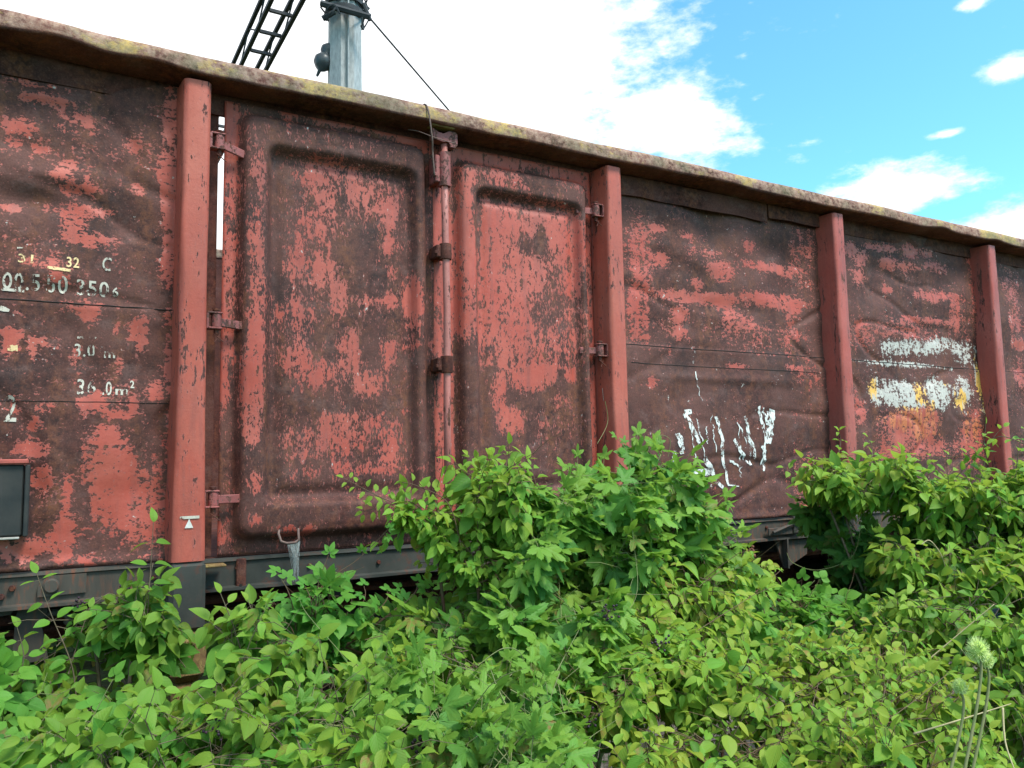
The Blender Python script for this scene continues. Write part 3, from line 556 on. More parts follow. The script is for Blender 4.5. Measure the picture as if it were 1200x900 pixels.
# card holder at the left edge
a = (-0.166, -0.090, 1.740); b = (-0.077, -0.090, 1.469)
mb = MB(); mb.box(-.62, b[0]-.012, -.088, -.02, b[2]+.012, a[2]+.0, .006); CH = mb.build('card_holder', M['cardbox'], W)
mb = MB(); mb.box(-.64, b[0]+.000, -.105, -.02, a[2]+.002, a[2]+.020, .004); mb.build('lid', M['post_worn'], CH)
mb = MB(); mb.box(-.62, b[0]-.02, -.096, -.02, b[2]+.002, b[2]+.010, .002); mb.build('lower_lip', M['pale'], CH)
mb = MB(); mb.box(b[0]-.010, b[0]+.006, -.098, -.02, b[2]+.01, a[2]-.001, .003); mb.build('side_flange', M['cardbox'], CH)
for x in np.arange(-4.9, 9.8, .31):
    if .38 < x < .6 or 2.5 < x < 2.75 or -.15 < x < .35: continue
    sb = SB1 if x < .4 else (SB2 if x < 2.6 else SB3); zz = Z0 - .05 - .045*random.Random(int(x*100)).random()
    MB().lathe([(.001, -.020), (.008, -.020), (.010, -.016), (.010, -.0085)], (x+.05*noise.noise(Vector((x*3, 0, 0))), 0, zz), 'Y', 6).build('bolt', M['rust'], sb)
for y, z, r_ in ((.16, Z0-.20, .021), (.28, Z0-.27, .013), (.62, Z0-.34, .03)):
    MB().tube([(x, y, z+.012*noise.noise(Vector((x, y, 0)))) for x in np.arange(XL+.3, XR-.2, .4)], r_, 8).build('brake_pipe', M['rust'], W, smooth=True)
for x in np.arange(XL+.8, XR, 1.1): MB().box(x, x+.03, .13, .19, Z0-.24, Z0-.062).build('pipe_hanger', M['solebar'], W)
MB().lathe([(.05, 0), (.15, .03), (.17, .07), (.17, .42), (.15, .46), (.03, .48)], (1.3, .75, Z0-.45), 'X', 20).build('brake_cylinder', M['solebar_dark'], W, auto=40)
# underframe
mb = MB(); mb.box(XL+.1, XR-.1, 1.25, 1.65, Z0-.42, Z0-.062); mb.build('centre_sill', M['black'], W)
for x in np.arange(XL+.6, XR, 1.4): MB().box(x, x+.08, .03, 2.86, Z0-.22, Z0-.062).build('cross_member', M['black'], W)
for bxx in (-2.3, 7.4):
    g_ = MB()
    for y in (.30, 2.50): g_.prism([(bxx-1.35, .62), (bxx-1.35, .82), (bxx-.6, .86), (bxx-.35, .98), (bxx+.35, .98), (bxx+.6, .86), (bxx+1.35, .82), (bxx+1.35, .62), (bxx+.8, .62), (bxx+.4, .42), (bxx-.4, .42), (bxx-.8, .62)], y, y+.10)
    g_.box(bxx-.2, bxx+.2, .4, 2.5, .6, .95)
    BG = g_.build('bogie', M['black'], W)
    for xw in (bxx-.9, bxx+.9):
        for y, s_ in ((.72, 1), (2.18, -1)):
            MB().lathe([(.09, -.07*s_), (.14, -.07*s_), (.16, -.02*s_), (.38, -.02*s_), (.40, -.06*s_), (.46, -.06*s_), (.465, .05*s_), (.49, .06*s_), (.49, .085*s_), (.40, .085*s_), (.38, .03*s_), (.14, .03*s_), (.09, .09*s_)], (xw, y, .645), 'Y', 40).build('wheel', M['rust'], BG, auto=30)
        MB().tube([(xw, .36, .645), (xw, 2.54, .645)], .075, 14).build('axle', M['black'], BG, auto=40)
        for y in (.22, 2.56): MB().box(xw-.13, xw+.13, y, y+.12, .5, .8, .03).build('axle_box', M['black'], BG)
for xe, s_ in ((XL, -1), (XR, 1)):
    for y in (.57, 2.33):
        MB().lathe([(.09, 0), (.09, .32*s_), (.07, .33*s_), (.07, .55*s_), (.22, .57*s_), (.225, .60*s_), (.05, .62*s_)], (xe, y, 1.06), 'X', 24).build('buffer', M['black'], W, auto=30)

for i, a, b, z, r_ in ((2, -1.3, .42, 1.016, .0022), (3, 2.66, 4.43, 1.016, .0020), (3, 2.80, 4.35, .912, .0016), (4, 4.52, 6.23, 1.016, .0022), (5, 6.33, 7.6, 1.016, .002), (2, -1.3, .40, .63, .0014)):
    mb = MB(); n = 120; mb.tube([(lerp(a, b, k/n), -disp(lerp(a, b, k/n), z)-.001, Z0+z+.002*noise.noise(Vector((k*.2, z, 0)))) for k in range(n+1)], r_, 5); mb.build('weld_seam', M['black'], panels[i])
# markings ---------------------------------------------------------------
def text_mark(txt, x, z, h, m, w=None, name='marking', bold=0.0, base_y=None, parent=None, rot=0.0):
    cu = bpy.data.curves.new('t', 'FONT'); cu.body = txt; cu.size = h*1.40; cu.offset = bold; cu.resolution_u = 4; cu.space_character = 1.12
    o = bpy.data.objects.new('t', cu); C.objects.link(o); bpy.context.view_layer.update()
    me = bpy.data.meshes.new_from_object(o.evaluated_get(bpy.context.evaluated_depsgraph_get())); bpy.data.objects.remove(o)
    import bmesh
    bm = bmesh.new(); bm.from_mesh(me); bmesh.ops.triangulate(bm, faces=bm.faces); bmesh.ops.subdivide_edges(bm, edges=[e for e in bm.edges if e.calc_length() > .02], cuts=2)
    xs = [v.co.x for v in bm.verts]; k = (w/(max(xs)-min(xs))) if w else 1.0
    for v in bm.verts:
        px_, pz_ = v.co.x*k, v.co.y; px_, pz_ = px_*math.cos(rot)-pz_*math.sin(rot), px_*math.sin(rot)+pz_*math.cos(rot)
        X = x+px_; Z = z+pz_; v.co = (X, (-disp(X, Z)-.0035) if base_y is None else base_y, Z+Z0)
    bm.to_mesh(me); bm.free(); me.name = name; me.materials.clear(); me.materials.append(m)
    return link(bpy.data.objects.new(name, me), parent or panels[2])
def TX(e): return e[0], e[1]
for (txt, e, e2, h, m) in (
  ('00.5', (-0.189,1.057,0.003,0.003,0.00), (-0.067,1.055,0.003,0.003,0.00), .062, 'mark'), ('50', (-0.047,1.054,0.003,0.003,0.00), (0.025,1.054,0.003,0.003,0.00), .066, 'mark'), ('350', (0.054,1.053,0.003,0.003,0.00), (0.168,1.056,0.003,0.003,0.00), .060, 'mark'), ('6', (0.183,1.057,0.003,0.003,0.00), (0.205,1.056,0.003,0.003,0.00), .036, 'mark'),
  ('31', (-0.143,1.161,0.003,0.003,0.00), (-0.093,1.163,0.003,0.003,0.00), .034, 'mark_yellow'), ('32', (0.019,1.158,0.003,0.003,0.00), (0.063,1.156,0.003,0.003,0.00), .042, 'mark_yellow'), ('C', (0.144,1.158,0.003,0.003,0.00), (0.177,1.158,0.003,0.003,0.00), .055, 'mark'),
  ('3.0', (0.056,0.810,0.003,0.003,0.00), (0.127,0.813,0.003,0.003,0.00), .050, 'mark'), ('m', (0.160,0.808,0.003,0.003,0.00), (0.199,0.810,0.003,0.003,0.00), .036, 'mark'),
  ('36', (0.069,0.660,0.003,0.003,0.00), (0.134,0.658,0.003,0.003,0.00), .062, 'mark'), ('.0', (0.158,0.659,0.003,0.003,0.00), (0.191,0.656,0.003,0.003,0.00), .054, 'mark'), ('m', (0.203,0.660,0.003,0.003,0.00), (0.249,0.661,0.003,0.003,0.00), .036, 'mark'), ('2', (0.257,0.689,0.003,0.003,0.00), (0.273,0.689,0.003,0.003,0.00), .030, 'mark'),
  ('2', (-0.167,0.552,0.003,0.003,0.00), (-0.127,0.546,0.003,0.003,0.00), .100, 'mark'), ('1', (-0.231,1.037,0.003,0.003,0.00), (-0.221,1.038,0.003,0.003,0.00), .05, 'mark')):
    text_mark(txt, e[0], e[1], h, M[m], w=e2[0]-e[0], bold=.001)
def stroke(p0, p1, w0, w1, m, name='paint_mark', parent=None, y=None, n=14, wob=.004):
    vs = []; fs = []
    for i in range(n+1):
        t_ = i/n; x = lerp(p0[0], p1[0], t_)+wob*noise.noise(Vector((t_*6, p0[0]*9, p0[1]*9))); z = lerp(p0[1], p1[1], t_); w = lerp(w0, w1, t_)*(.75+.6*abs(noise.noise(Vector((t_*5, p0[1]*7, 2)))))
        dx, dz = p1[0]-p0[0], p1[1]-p0[1]; L = math.hypot(dx, dz) or 1; nx_, nz2_ = -dz/L, dx/L
        for k in (-1, 0, 1):
            X = x+nx_*w*k; Z = z+nz2_*w*k; vs.append((X, (-disp(X, Z)-.0034) if y is None else y, Z+Z0))
    for i in range(n):
        for k in (0, 1): fs.append((i*3+k, i*3+k+1, i*3+4+k, i*3+3+k))
    return MB().add(vs, fs), name, m, parent
mb, *_ = stroke(TX((-0.042,1.148,0.003,0.003,0.00)), TX((0.037,1.143,0.003,0.003,0.00)), .007, .007, None); mb.build('marking', M['mark_yellow'], panels[2])
mb, *_ = stroke(TX((-0.194,1.053,0.003,0.003,0.00)), TX((-0.117,1.051,0.003,0.003,0.00)), .006, .006, None); mb.build('marking', M['mark'], panels[2])
mb, *_ = stroke(TX((-0.161,0.828,0.003,0.003,0.00)), TX((-0.129,0.830,0.003,0.003,0.00)), .012, .012, None); mb.build('marking', M['mark_yellow'], panels[2])
mb, *_ = stroke(TX((0.068,0.884,0.003,0.003,0.00)), TX((0.133,0.885,0.003,0.003,0.00)), .005, .004, None); mb.build('marking', M['mark'], panels[2])
mb, *_ = stroke(TX((-0.191,0.979,0.003,0.003,0.00)), TX((-0.161,0.971,0.003,0.003,0.00)), .012, .006, None); mb.build('marking', M['mark'], panels[2])
mb, *_ = stroke(TX((-0.145,1.217,0.003,0.003,0.00)), TX((-0.123,1.220,0.003,0.003,0.00)), .003, .003, None); mb.build('marking', M['mark'], panels[2])
# faded chalk line and triangle on the post
ya = -.1345; a = (0.427, -0.134, 1.520); b = (0.519, -0.134, 1.522)
MB().box(a[0]+.012, b[0]-.008, ya-.0012, ya, a[2]-.003, a[2]+.008).build('marking', M['mark'], W)
c = (0.475, -0.134, 1.481); MB().prism([(c[0]-.018, c[2]), (c[0]+.014, c[2]), (c[0]-.002, c[2]+.036)], ya-.0012, ya).build('marking', M['white'], W)
# white smears
SPLW = [((3.131,0.513,0.006,0.005,0.00), (3.151,0.395,0.006,0.005,0.00), .016), ((3.087,0.415,0.006,0.005,0.00), (3.083,0.318,0.006,0.005,0.00), .010), ((3.069,0.299,0.006,0.005,0.00), (3.183,0.267,0.006,0.005,0.00), .018), ((3.189,0.632,0.007,0.005,0.00), (3.285,0.453,0.007,0.005,0.00), .014), ((3.273,0.603,0.007,0.005,0.00), (3.333,0.353,0.007,0.005,0.00), .004), ((3.321,0.373,0.007,0.005,0.00), (3.459,0.180,0.007,0.005,0.00), .014), ((3.222,0.276,0.007,0.005,0.00), (3.397,0.292,0.007,0.005,0.00), .024), ((3.430,0.615,0.007,0.005,0.00), (3.495,0.209,0.007,0.005,0.00), .010), ((3.344,0.554,0.007,0.005,0.00), (3.345,0.453,0.007,0.005,0.00), .004), ((3.655,0.618,0.007,0.005,0.00), (3.725,0.358,0.007,0.005,0.00), .012), ((3.608,0.555,0.007,0.005,0.00), (3.684,0.400,0.007,0.005,0.00), .005), ((3.777,0.683,0.007,0.005,0.00), (3.835,0.451,0.007,0.005,0.00), .011), ((3.895,0.664,0.008,0.005,0.00), (3.850,0.451,0.007,0.005,0.00), .020), ((3.804,0.441,0.007,0.005,0.00), (3.808,0.283,0.007,0.005,0.00), .013), ((3.547,0.478,0.007,0.005,0.00), (3.679,0.322,0.007,0.005,0.00), .010), ((3.196,0.637,0.007,0.005,0.00), (3.242,0.643,0.007,0.005,0.00), .012), ((3.488,0.209,0.007,0.005,0.00), (3.585,0.196,0.007,0.005,0.00), .004), ((3.282,0.881,0.007,0.005,0.00), (3.333,0.705,0.007,0.005,0.00), .003), ((3.593,0.324,0.007,0.005,0.00), (3.603,0.247,0.007,0.005,0.00), .004)]
SPLW += [((3.671,0.530,0.007,0.005,0.00), (3.693,0.322,0.007,0.005,0.00), .009), ((3.596,0.581,0.007,0.005,0.00), (3.609,0.349,0.007,0.005,0.00), .004), ((3.813,0.673,0.007,0.005,0.00), (3.875,0.493,0.008,0.005,0.00), .008), ((3.856,0.653,0.008,0.005,0.00), (3.787,0.294,0.007,0.005,0.00), .006), ((3.390,0.630,0.007,0.005,0.00), (3.403,0.402,0.007,0.005,0.00), .003), ((3.224,0.553,0.007,0.005,0.00), (3.252,0.330,0.007,0.005,0.00), .004), ((3.261,0.255,0.007,0.005,0.00), (3.356,0.293,0.007,0.005,0.00), .016), ((3.518,0.350,0.007,0.005,0.00), (3.621,0.308,0.007,0.005,0.00), .006), ((3.052,0.333,0.006,0.005,0.00), (3.119,0.278,0.006,0.005,0.00), .006)]
for a, b, w in SPLW: stroke(a[:2], b[:2], w*1.5, w*.9, None, wob=.02)[0].build('paint_mark', M['splash'], panels[3])

# ------------------------------------------------------------------ PLANTS
def leaf_material(name, c_dark, c_mid, c_light, c_yellow):
    t = NT(name); at = t.attr('tone'); sep = t.n('ShaderNodeSeparateColor'); t.l(at.outputs['Color'], sep.inputs[0])
    uv = t.n('ShaderNodeUVMap'); sx = t.n('ShaderNodeSeparateXYZ'); t.l(uv.outputs[0], sx.inputs[0]); u, v = sx.outputs[0], sx.outputs[1]
    col = t.mix(t.rng(sep.outputs[0], 0, .5), c_dark, c_mid); col = t.mix(t.rng(sep.outputs[0], .5, 1), col, c_light)
    col = t.mix(sep.outputs[1], col, c_yellow)
    nn = t.noise(28, 4, .6); col = t.mix(t.rng(nn, .55, .75, 0, .2), col, c_yellow)
    col = t.mix(t.math('MULTIPLY', t.rng(sep.outputs[2], .0, 1.0), t.rng(t.noise(60, 5, .7, off=(3, 3, 3)), .42, .62)), col, (.34, .17, .07))
    au = t.math('ABSOLUTE', t.math('SUBTRACT', u, .5))
    mid = t.rng(au, .0, .035, 1, 0)
    side = t.math('SINE', t.math('MULTIPLY', t.math('SUBTRACT', v, t.math('MULTIPLY', au, .9)), 46)); sv = t.rng(side, .80, 1.0)
    vein = t.math('MAXIMUM', mid, t.math('MULTIPLY', sv, .45))
    col = t.mix(t.math('MULTIPLY', vein, .42), col, c_light)
    hgt = t.math('SUBTRACT', t.math('MULTIPLY', side, .25), mid)
    nrm = t.bump(hgt, .0012, .5)
    t.done(col, .5, nrm, spec=.25)
    tl = t.n('ShaderNodeBsdfTranslucent'); t.l(t.mix(.5, col, c_yellow), tl.inputs[0]); mx = t.n('ShaderNodeMixShader'); mx.inputs[0].default_value = .48
    t.l(t.b.outputs[0], mx.inputs[1]); t.l(tl.outputs[0], mx.inputs[2]); t.l(mx.outputs[0], t.out.inputs[0])
    return t.m
ML = {
 'dog': leaf_material('dogwood_leaf', (.024, .100, .018), (.070, .245, .032), (.18, .45, .055), (.36, .42, .05)),
 'hop': leaf_material('hop_leaf', (.026, .100, .026), (.066, .22, .040), (.15, .38, .065), (.28, .43, .05)),
 'vine': leaf_material('creeper_leaf', (.032, .13, .026), (.080, .26, .042), (.15, .40, .065), (.24, .44, .05)),
}
M['twig'] = simple('twig_bark', (.10, .075, .045), (.17, .13, .085), 40, .85, .001)
M['redtwig'] = simple('reddish_twig', (.14, .065, .045), (.10, .09, .045), 40, .8, .001)
M['greenstem'] = simple('green_stem', (.16, .20, .07), (.22, .22, .10), 30, .7, .001)
M['berry'] = simple('dark_berry', (.012, .010, .022), (.05, .02, .035), 60, .35, .0005)
M['redberry'] = simple('dry_red_berry', (.14, .045, .035), (.20, .08, .05), 60, .6, .0005)
M['web'] = simple('cobweb_grey', (.5,.52,.5), (.4,.42,.4), 40)
M['straw'] = simple('dry_straw', (.42, .36, .20), (.32, .27, .14), 40, .8, .001)

def tpl_ovate(wid=.5, curl=.16, fold=.14):
    rows = [(0.0, 0), (.09, .46), (.23, .88), (.40, 1.0), (.60, .90), (.78, .58), (.91, .24), (1.0, 0)]
    V = []; UV = []; F = []; idx = []
    for t_, w in rows:
        z = -curl*(t_**2)*1.0 + .02
        if w == 0: idx.append([len(V)]); V.append((0, t_, z)); UV.append((.5, t_))
        else:
            h = w*wid/2; idx.append([len(V), len(V)+1, len(V)+2]); V += [(-h, t_, z+fold*h*1.6), (0, t_, z), (h, t_, z+fold*h*1.6)]; UV += [(.5-.5*w, t_), (.5, t_), (.5+.5*w, t_)]
    for a, b in zip(idx[:-1], idx[1:]):
        if len(a) == 1: F += [(a[0], b[1], b[0]), (a[0], b[2], b[1])]
        elif len(b) == 1: F += [(a[0], a[1], b[0]), (a[1], a[2], b[0])]
        else: F += [(a[0], a[1], b[1], b[0]), (a[1], a[2], b[2], b[1])]
    return np.array(V), np.array(UV), F
def tpl_lobed(seed=0):
    rng = np.random.default_rng(seed); V = [(0, .0, 0)]; UV = [(.5, 0)]; F = []
    lobes = [(-120, .55), (-60, .86), (0, 1.0), (60, .86), (120, .55)]; pts = []
    for i, (a, L) in enumerate(lobes):
        for da, k in ((-26, .62), (-17, .74), (-14, .70), (-8, .90), (-6, .86), (0, 1.0), (6, .86), (8, .90), (14, .70), (17, .74), (26, .62)):
            if abs(da) == 26:
                if (i == 0 and da < 0) or (i == 4 and da > 0): k = .5
                else: k = .50/L*.62 + .1
            pts.append((a+da, L*k*rng.uniform(.96, 1.04)))
    for a, r in pts:
        x = math.sin(R(a))*r*.62; y = .14 + math.cos(R(a))*r*.80
        V.append((x*.45, y*.45+.06, .03)); UV.append((.5+x*.45, y*.45))
    for a, r in pts:
        x = math.sin(R(a))*r*.66; y = .14 + math.cos(R(a))*r*.80
        V.append((x, y, .05*math.sin(a*.08+seed) - .10*r*r*.6)); UV.append((.5+x, max(0, y)))
    n = len(pts)
    for i in range(n-1): F += [(0, 1+i+1, 1+i), (1+i, 2+i, n+2+i, n+1+i)]
    return np.array(V), np.array(UV), F
def tpl_palm(n=5, wid=.42):
    V0, U0, F0 = tpl_ovate(wid, .10, .12); V = []; U = []; F = []
    angs = {5: (-105, -55, 0, 55, 105), 3: (-72, 0, 72)}[n]
    for a in angs:
        s = 1.0 - .28*abs(a)/105; b = len(V); c_, s_ = math.cos(R(a)), math.sin(R(a))
        for (x, y, z), uv in zip(V0, U0):
            x2, y2 = x*s, (y*s*.78+.06); V.append((x2*c_+y2*s_, -x2*s_+y2*c_+.12, z*s)); U.append(uv)
        F += [tuple(b+i for i in f) for f in F0]
    V = np.array(V); V *= .72
    return V, np.array(U), F
TPL = {'dog': [tpl_ovate(.56, .22, .16), tpl_ovate(.62, .08, .22), tpl_ovate(.54, .38, .10), tpl_ovate(.58, .16, .36)], 'hop': [tpl_lobed(0), tpl_lobed(1), tpl_lobed(2)], 'vine': [tpl_palm(5), tpl_palm(3, .5)],
       'tri': [tpl_palm(3, .62)]}

class Plant:
    def __init__(s, seed): s.r = np.random.default_rng(seed); s.lv = []; s.stem = MB(); s.berry = MB(); s.n = 0
    def leaf(s, kind, pos, d, up, size, tone, yel=0., brown=0.):
        V, U, F = TPL[kind][s.r.integers(len(TPL[kind]))]
        d = d/np.linalg.norm(d); z = up - d*np.dot(up, d); L = np.linalg.norm(z); z = z/L if L > 1e-4 else np.array([0, 0, 1.]); x = np.cross(d, z)
        s.lv.append(((V*size*np.array([s.r.uniform(.85, 1.1), 1, s.r.uniform(.6, 1.8)])) @ np.array([x, d, z]) + pos, U, F, (tone, yel, brown))); s.n += 1
    def twig(s, kind, p0, d, L, size, tone, yel, gap=.034, droop=.35, r=.0016, young=.0, petiole=.012, first=.15):
        rg = s.r; n = max(2, int(L/gap)); p = np.array(p0, float); d = d/np.linalg.norm(d); pts = [p.copy()]; ph = rg.uniform(0, 3.14)
        for i in range(n+1):
            st = L/n; d = d + np.array([0, 0, -droop*st*2.2]) + rg.normal(0, .05, 3); d /= np.linalg.norm(d); p = p + d*st; pts.append(p.copy())
            fr = (i+1)/(n+1)
            if fr < first: continue
            a = np.cross(d, [0, 0, 1.]); na = np.linalg.norm(a); a = a/na if na > .05 else np.array([1., 0, 0]); b = np.cross(a, d)
            th = ph + (i % 2)*math.pi/2*.75 + rg.normal(0, .2); sv = a*math.cos(th)+b*math.sin(th)*.6
            for sg in (1, -1):
                if kind in ('hop', 'vine', 'tri') and (i % 2 == 0) == (sg > 0): continue
                if rg.random() < .08: continue
                ld = sv*sg*.9 + d*rg.uniform(.15, .6) + np.array([0, -.12, -rg.uniform(.15, 1.15)]); ld /= np.linalg.norm(ld)
                up = np.array([rg.normal(0, .38), rg.normal(-.65, .42) - (.25 if kind == 'hop' else 0), .85]) + sv*sg*.35
                q = p + ld*petiole*size/.06; sz = size*rg.uniform(.55, 1.2)*(1-.35*fr*fr)
                s.stem.tube([p, q], .0008, 3, False)
                tn = float(np.clip(tone + rg.normal(0, .19) + .28*fr - .06, 0, 1)); ye = float(np.clip(yel*rg.uniform(.05, 1.35) + (young*rg.uniform(.6, 1.6) if fr > .7 else 0), 0, 1))
                br = float(rg.random() < .03+.20*yel)*rg.uniform(.5, 1)
                s.leaf(kind, q, ld, up, sz, tn, ye, br)
        s.leaf(kind, p, d+np.array([0, 0, -.1]), np.array([rg.normal(0, .3), rg.normal(0, .3)-.2, 1.]), size*.7, min(1, tone+.25), min(1, yel+young), 0)
        s.stem.tube(pts, [r*(1-.55*i/len(pts)) for i in range(len(pts))], 4, False)
        return pts
    def limb(s, a, b, r0, r1, bend=.12, n=7, seg=5):
        a = np.array(a, float); b = np.array(b, float); rg = s.r; m = (a+b)/2 + rg.normal(0, bend*.5, 3)*np.linalg.norm(b-a) + np.array([0, 0, bend*np.linalg.norm(b-a)*.6])
        pts = [(1-t_)**2*a + 2*t_*(1-t_)*m + t_*t_*b for t_ in np.linspace(0, 1, n)]; s.stem.tube(pts, list(np.linspace(r0, r1, n)), seg, False); return pts
    def crown(s, kind, base, blobs, size, tone, yel, nt, L=(.10, .26), droop=.35, young=.25):
        rg = s.r; tot = sum(b[1][0]*b[1][1] + b[1][0]*b[1][2] for b in blobs)
        for (c, rad) in blobs:
            c = np.array(c, float); rad = np.array(rad, float); k = max(3, int(.70*nt*(rad[0]*rad[1]+rad[0]*rad[2])/tot))
            hub = c - np.array([0, 0, rad[2]*.6]); base3 = np.array([base[0]+rg.normal(0, .06), base[1]+rg.normal(0, .05), 0.0])
            s.limb(base3, hub, .009, .006, .08)
            subs = []
            for _ in range(max(3, k//6)):
                u = rg.normal(0, 1, 3); u /= np.linalg.norm(u); u[2] = u[2]*.8 + .25; u[1] -= .12
                e = c + rad*u*rg.uniform(.15, 1.0)**.5*.85; s.limb(hub, e, .005, .0022, .15); subs.append((e, u, rg.uniform(-.12, .12), rg.uniform(.3, 1.6), rg.uniform(.8, 1.2)))
            for _ in range(max(1, k//14)):
                a = c + rad*rg.normal(0, .4, 3); dd = np.array([rg.normal(0, .7), -abs(rg.normal(0, .5)), abs(rg.normal(.5, .4))]); dd /= np.linalg.norm(dd); l_ = rg.uniform(.12, .34)
                m_ = a+dd*l_*.5; e = a+dd*l_+np.array([rg.normal(0, .04), 0, -rg.uniform(0, .06)]); s.stem.tube([a, m_, (m_+e)/2+rg.normal(0, .008, 3), e], [.0016, .0013, .001, .0005], 4, False)
                s.stem.tube([m_, m_+np.array([rg.normal(0, .05), rg.normal(0, .03), .05])], .0007, 3, False)
            for _ in range(k):
                se, u0, dtn, yk, szk = subs[rg.integers(len(subs))]; u = u0 + rg.normal(0, .25, 3); rr_ = .8
                p = se + rg.normal(0, .030, 3); l_ = rg.uniform(*L)
                if p[1] > -.10 and .0 < p[0] < XR: p[1] = -.12-rg.uniform(0, .1)
                d = u*rad/np.linalg.norm(rad) + np.array([0, 0, .25]) + rg.normal(0, .42, 3)
                s.limb(se, p - d*.01, .0022, .0016, .15, 5, 3)
                tn = tone + dtn + rg.normal(0, .06)
                s.twig(kind, p - d/np.linalg.norm(d)*l_*.65, d, l_, size*1.16*szk*rg.uniform(.8, 1.15), tn, yel*yk, droop=droop, young=young)
    def shoot(s, kind, pts, size, tone, yel=0., gap=.045, r=.0025, droop=.0, young=.3, tipscale=.55):
        pts = [np.array(p, float) for p in pts]; P = []
        for i in range(len(pts)-1):
            for k in range(8):
                t_ = k/8; p0 = pts[max(i-1, 0)]; p1 = pts[i]; p2 = pts[i+1]; p3 = pts[min(i+2, len(pts)-1)]
                P.append(.5*((2*p1)+(-p0+p2)*t_+(2*p0-5*p1+4*p2-p3)*t_*t_+(-p0+3*p1-3*p2+p3)*t_**3))
        P.append(pts[-1]); s.stem.tube(P, list(np.linspace(r, r*.4, len(P))), 5, False)
        acc_ = 0; k = 0; tl = sum(np.linalg.norm(P[i+1]-P[i]) for i in range(len(P)-1)); run = 0; rg = s.r
        for i in range(len(P)-1):
            dv = P[i+1]-P[i]; l_ = np.linalg.norm(dv); acc_ += l_; run += l_
            if acc_ < gap: continue
            acc_ = 0; k += 1; d = dv/l_; a = np.cross(d, [0, -1., 0.3]); a /= np.linalg.norm(a); fr = run/tl
            for sg in (1, -1):
                if kind != 'dog' and (k % 2) == (sg > 0): continue
                ld = a*sg + d*.45 + np.array([0, -.35 if k % 2 else .1, -.25]) + rg.normal(0, .12, 3)
                q = P[i] + ld/np.linalg.norm(ld)*.012; s.stem.tube([P[i], q], .0009, 3, False)
                s.leaf(kind, q, ld, np.array([rg.normal(0, .25), -.45+rg.normal(0, .25), .9]), size*(1-(1-tipscale)*fr)*rg.uniform(.85, 1.1), float(np.clip(tone+rg.normal(0, .1)+.2*fr, 0, 1)), float(np.clip(yel+young*fr*fr, 0, 1)))
        s.leaf(kind, P[-1], P[-1]-P[-4]+np.array([0, 0, -.005]), np.array([.2, -.6, .6]), size*tipscale, min(1, tone+.3), min(1, yel+young))
        return P
    def tendril(s, pts, r=.0012): s.stem.tube([Vector(p) for p in catmull(pts)], r, 4, False)
    def berries(s, c, n=14, rad=.022, br=.0042):
        for _ in range(n):
            q = np.array(c)+s.r.normal(0, rad*.5, 3); s.stem.tube([c, q], .0007, 3, False)
            s.berry.lathe([(br*.3, -br*.95), (br*.85, -br*.5), (br, 0), (br*.85, br*.5), (br*.3, br*.95)], q, 'Z', 7)
    def finish(s, name, base, label, cat, mat, group=None, stem_m=None, berry_m=None, leafname='foliage', kind=None):
        o = empty(name, (base[0], base[1], 0), label, cat, group, kind)
        nv = sum(len(a[0]) for a in s.lv); V = np.concatenate([a[0] for a in s.lv]); fs = []; uvs = []; tones = np.zeros((nv, 4), 'f'); b = 0
        for v, u, f, tn in s.lv:
            tones[b:b+len(v), :3] = tn; tones[b:b+len(v), 3] = 1
            for q in f: fs.append(tuple(b+i for i in q)); uvs += [u[i] for i in q]
            b += len(v)
        me = bpy.data.meshes.new(leafname); me.from_pydata(V.tolist(), [], fs); me.polygons.foreach_set('use_smooth', [True]*len(fs))
        uvl = me.uv_layers.new(name='UVMap'); uvl.data.foreach_set('uv', np.array(uvs, 'f').ravel())
        ca = me.color_attributes.new('tone', 'FLOAT_COLOR', 'POINT'); ca.data.foreach_set('color', tones.ravel()); me.materials.append(ML[mat])
        link(bpy.data.objects.new(leafname, me), o)
        s.stem.build('stems', stem_m or M['twig'], o, smooth=True)
        if s.berry.v: s.berry.build('berries', berry_m or M['berry'], o, smooth=True)
        return o
def catmull(pts, k=8):
    pts = [np.array(p, float) for p in pts]; P = []
    for i in range(len(pts)-1):
        for j in range(k):
            t_ = j/k; p0 = pts[max(i-1, 0)]; p1 = pts[i]; p2 = pts[i+1]; p3 = pts[min(i+2, len(pts)-1)]
            P.append(.5*((2*p1)+(-p0+p2)*t_+(2*p0-5*p1+4*p2-p3)*t_*t_+(-p0+3*p1-3*p2+p3)*t_**3))
    return P + [pts[-1]]

# 1 far left dogwood with upright shoot in front of the solebar
p = Plant(1); p.crown('dog', (-.25, -1.0), [((-0.076, -0.452, 1.043), (.12,.12,.08)), ((0.094, -0.479, 0.930), (.10,.12,.05)), ((-0.293, -0.262, 0.980), (.20,.2,.12)), ((-0.021, -0.639, 0.877), (.24,.18,.10))], .068, .24, .04, 130, droop=.5)
p.shoot('dog', [(0.090, -0.598, 0.973), (0.072, -0.602, 1.107), (0.011, -0.586, 1.267), (-0.033, -0.575, 1.396)], .078, .6, gap=.055)
p.shoot('dog', [(-0.073, -0.572, 1.070), (-0.058, -0.590, 1.148), (-0.079, -0.589, 1.239)], .07, .6, gap=.04)
p.shoot('dog', [(0.064, -0.594, 1.080), (0.090, -0.562, 1.175), (0.119, -0.532, 1.269)], .07, .45, gap=.05)
p.berries((0.087, -0.516, 1.289), 10)
p.finish('dogwood_shrub', (-.25, -1.0), 'dogwood at the far left with a single upright shoot crossing the grey sill', 'shrub', 'dog', 'dogwood shrubs along the wagon')
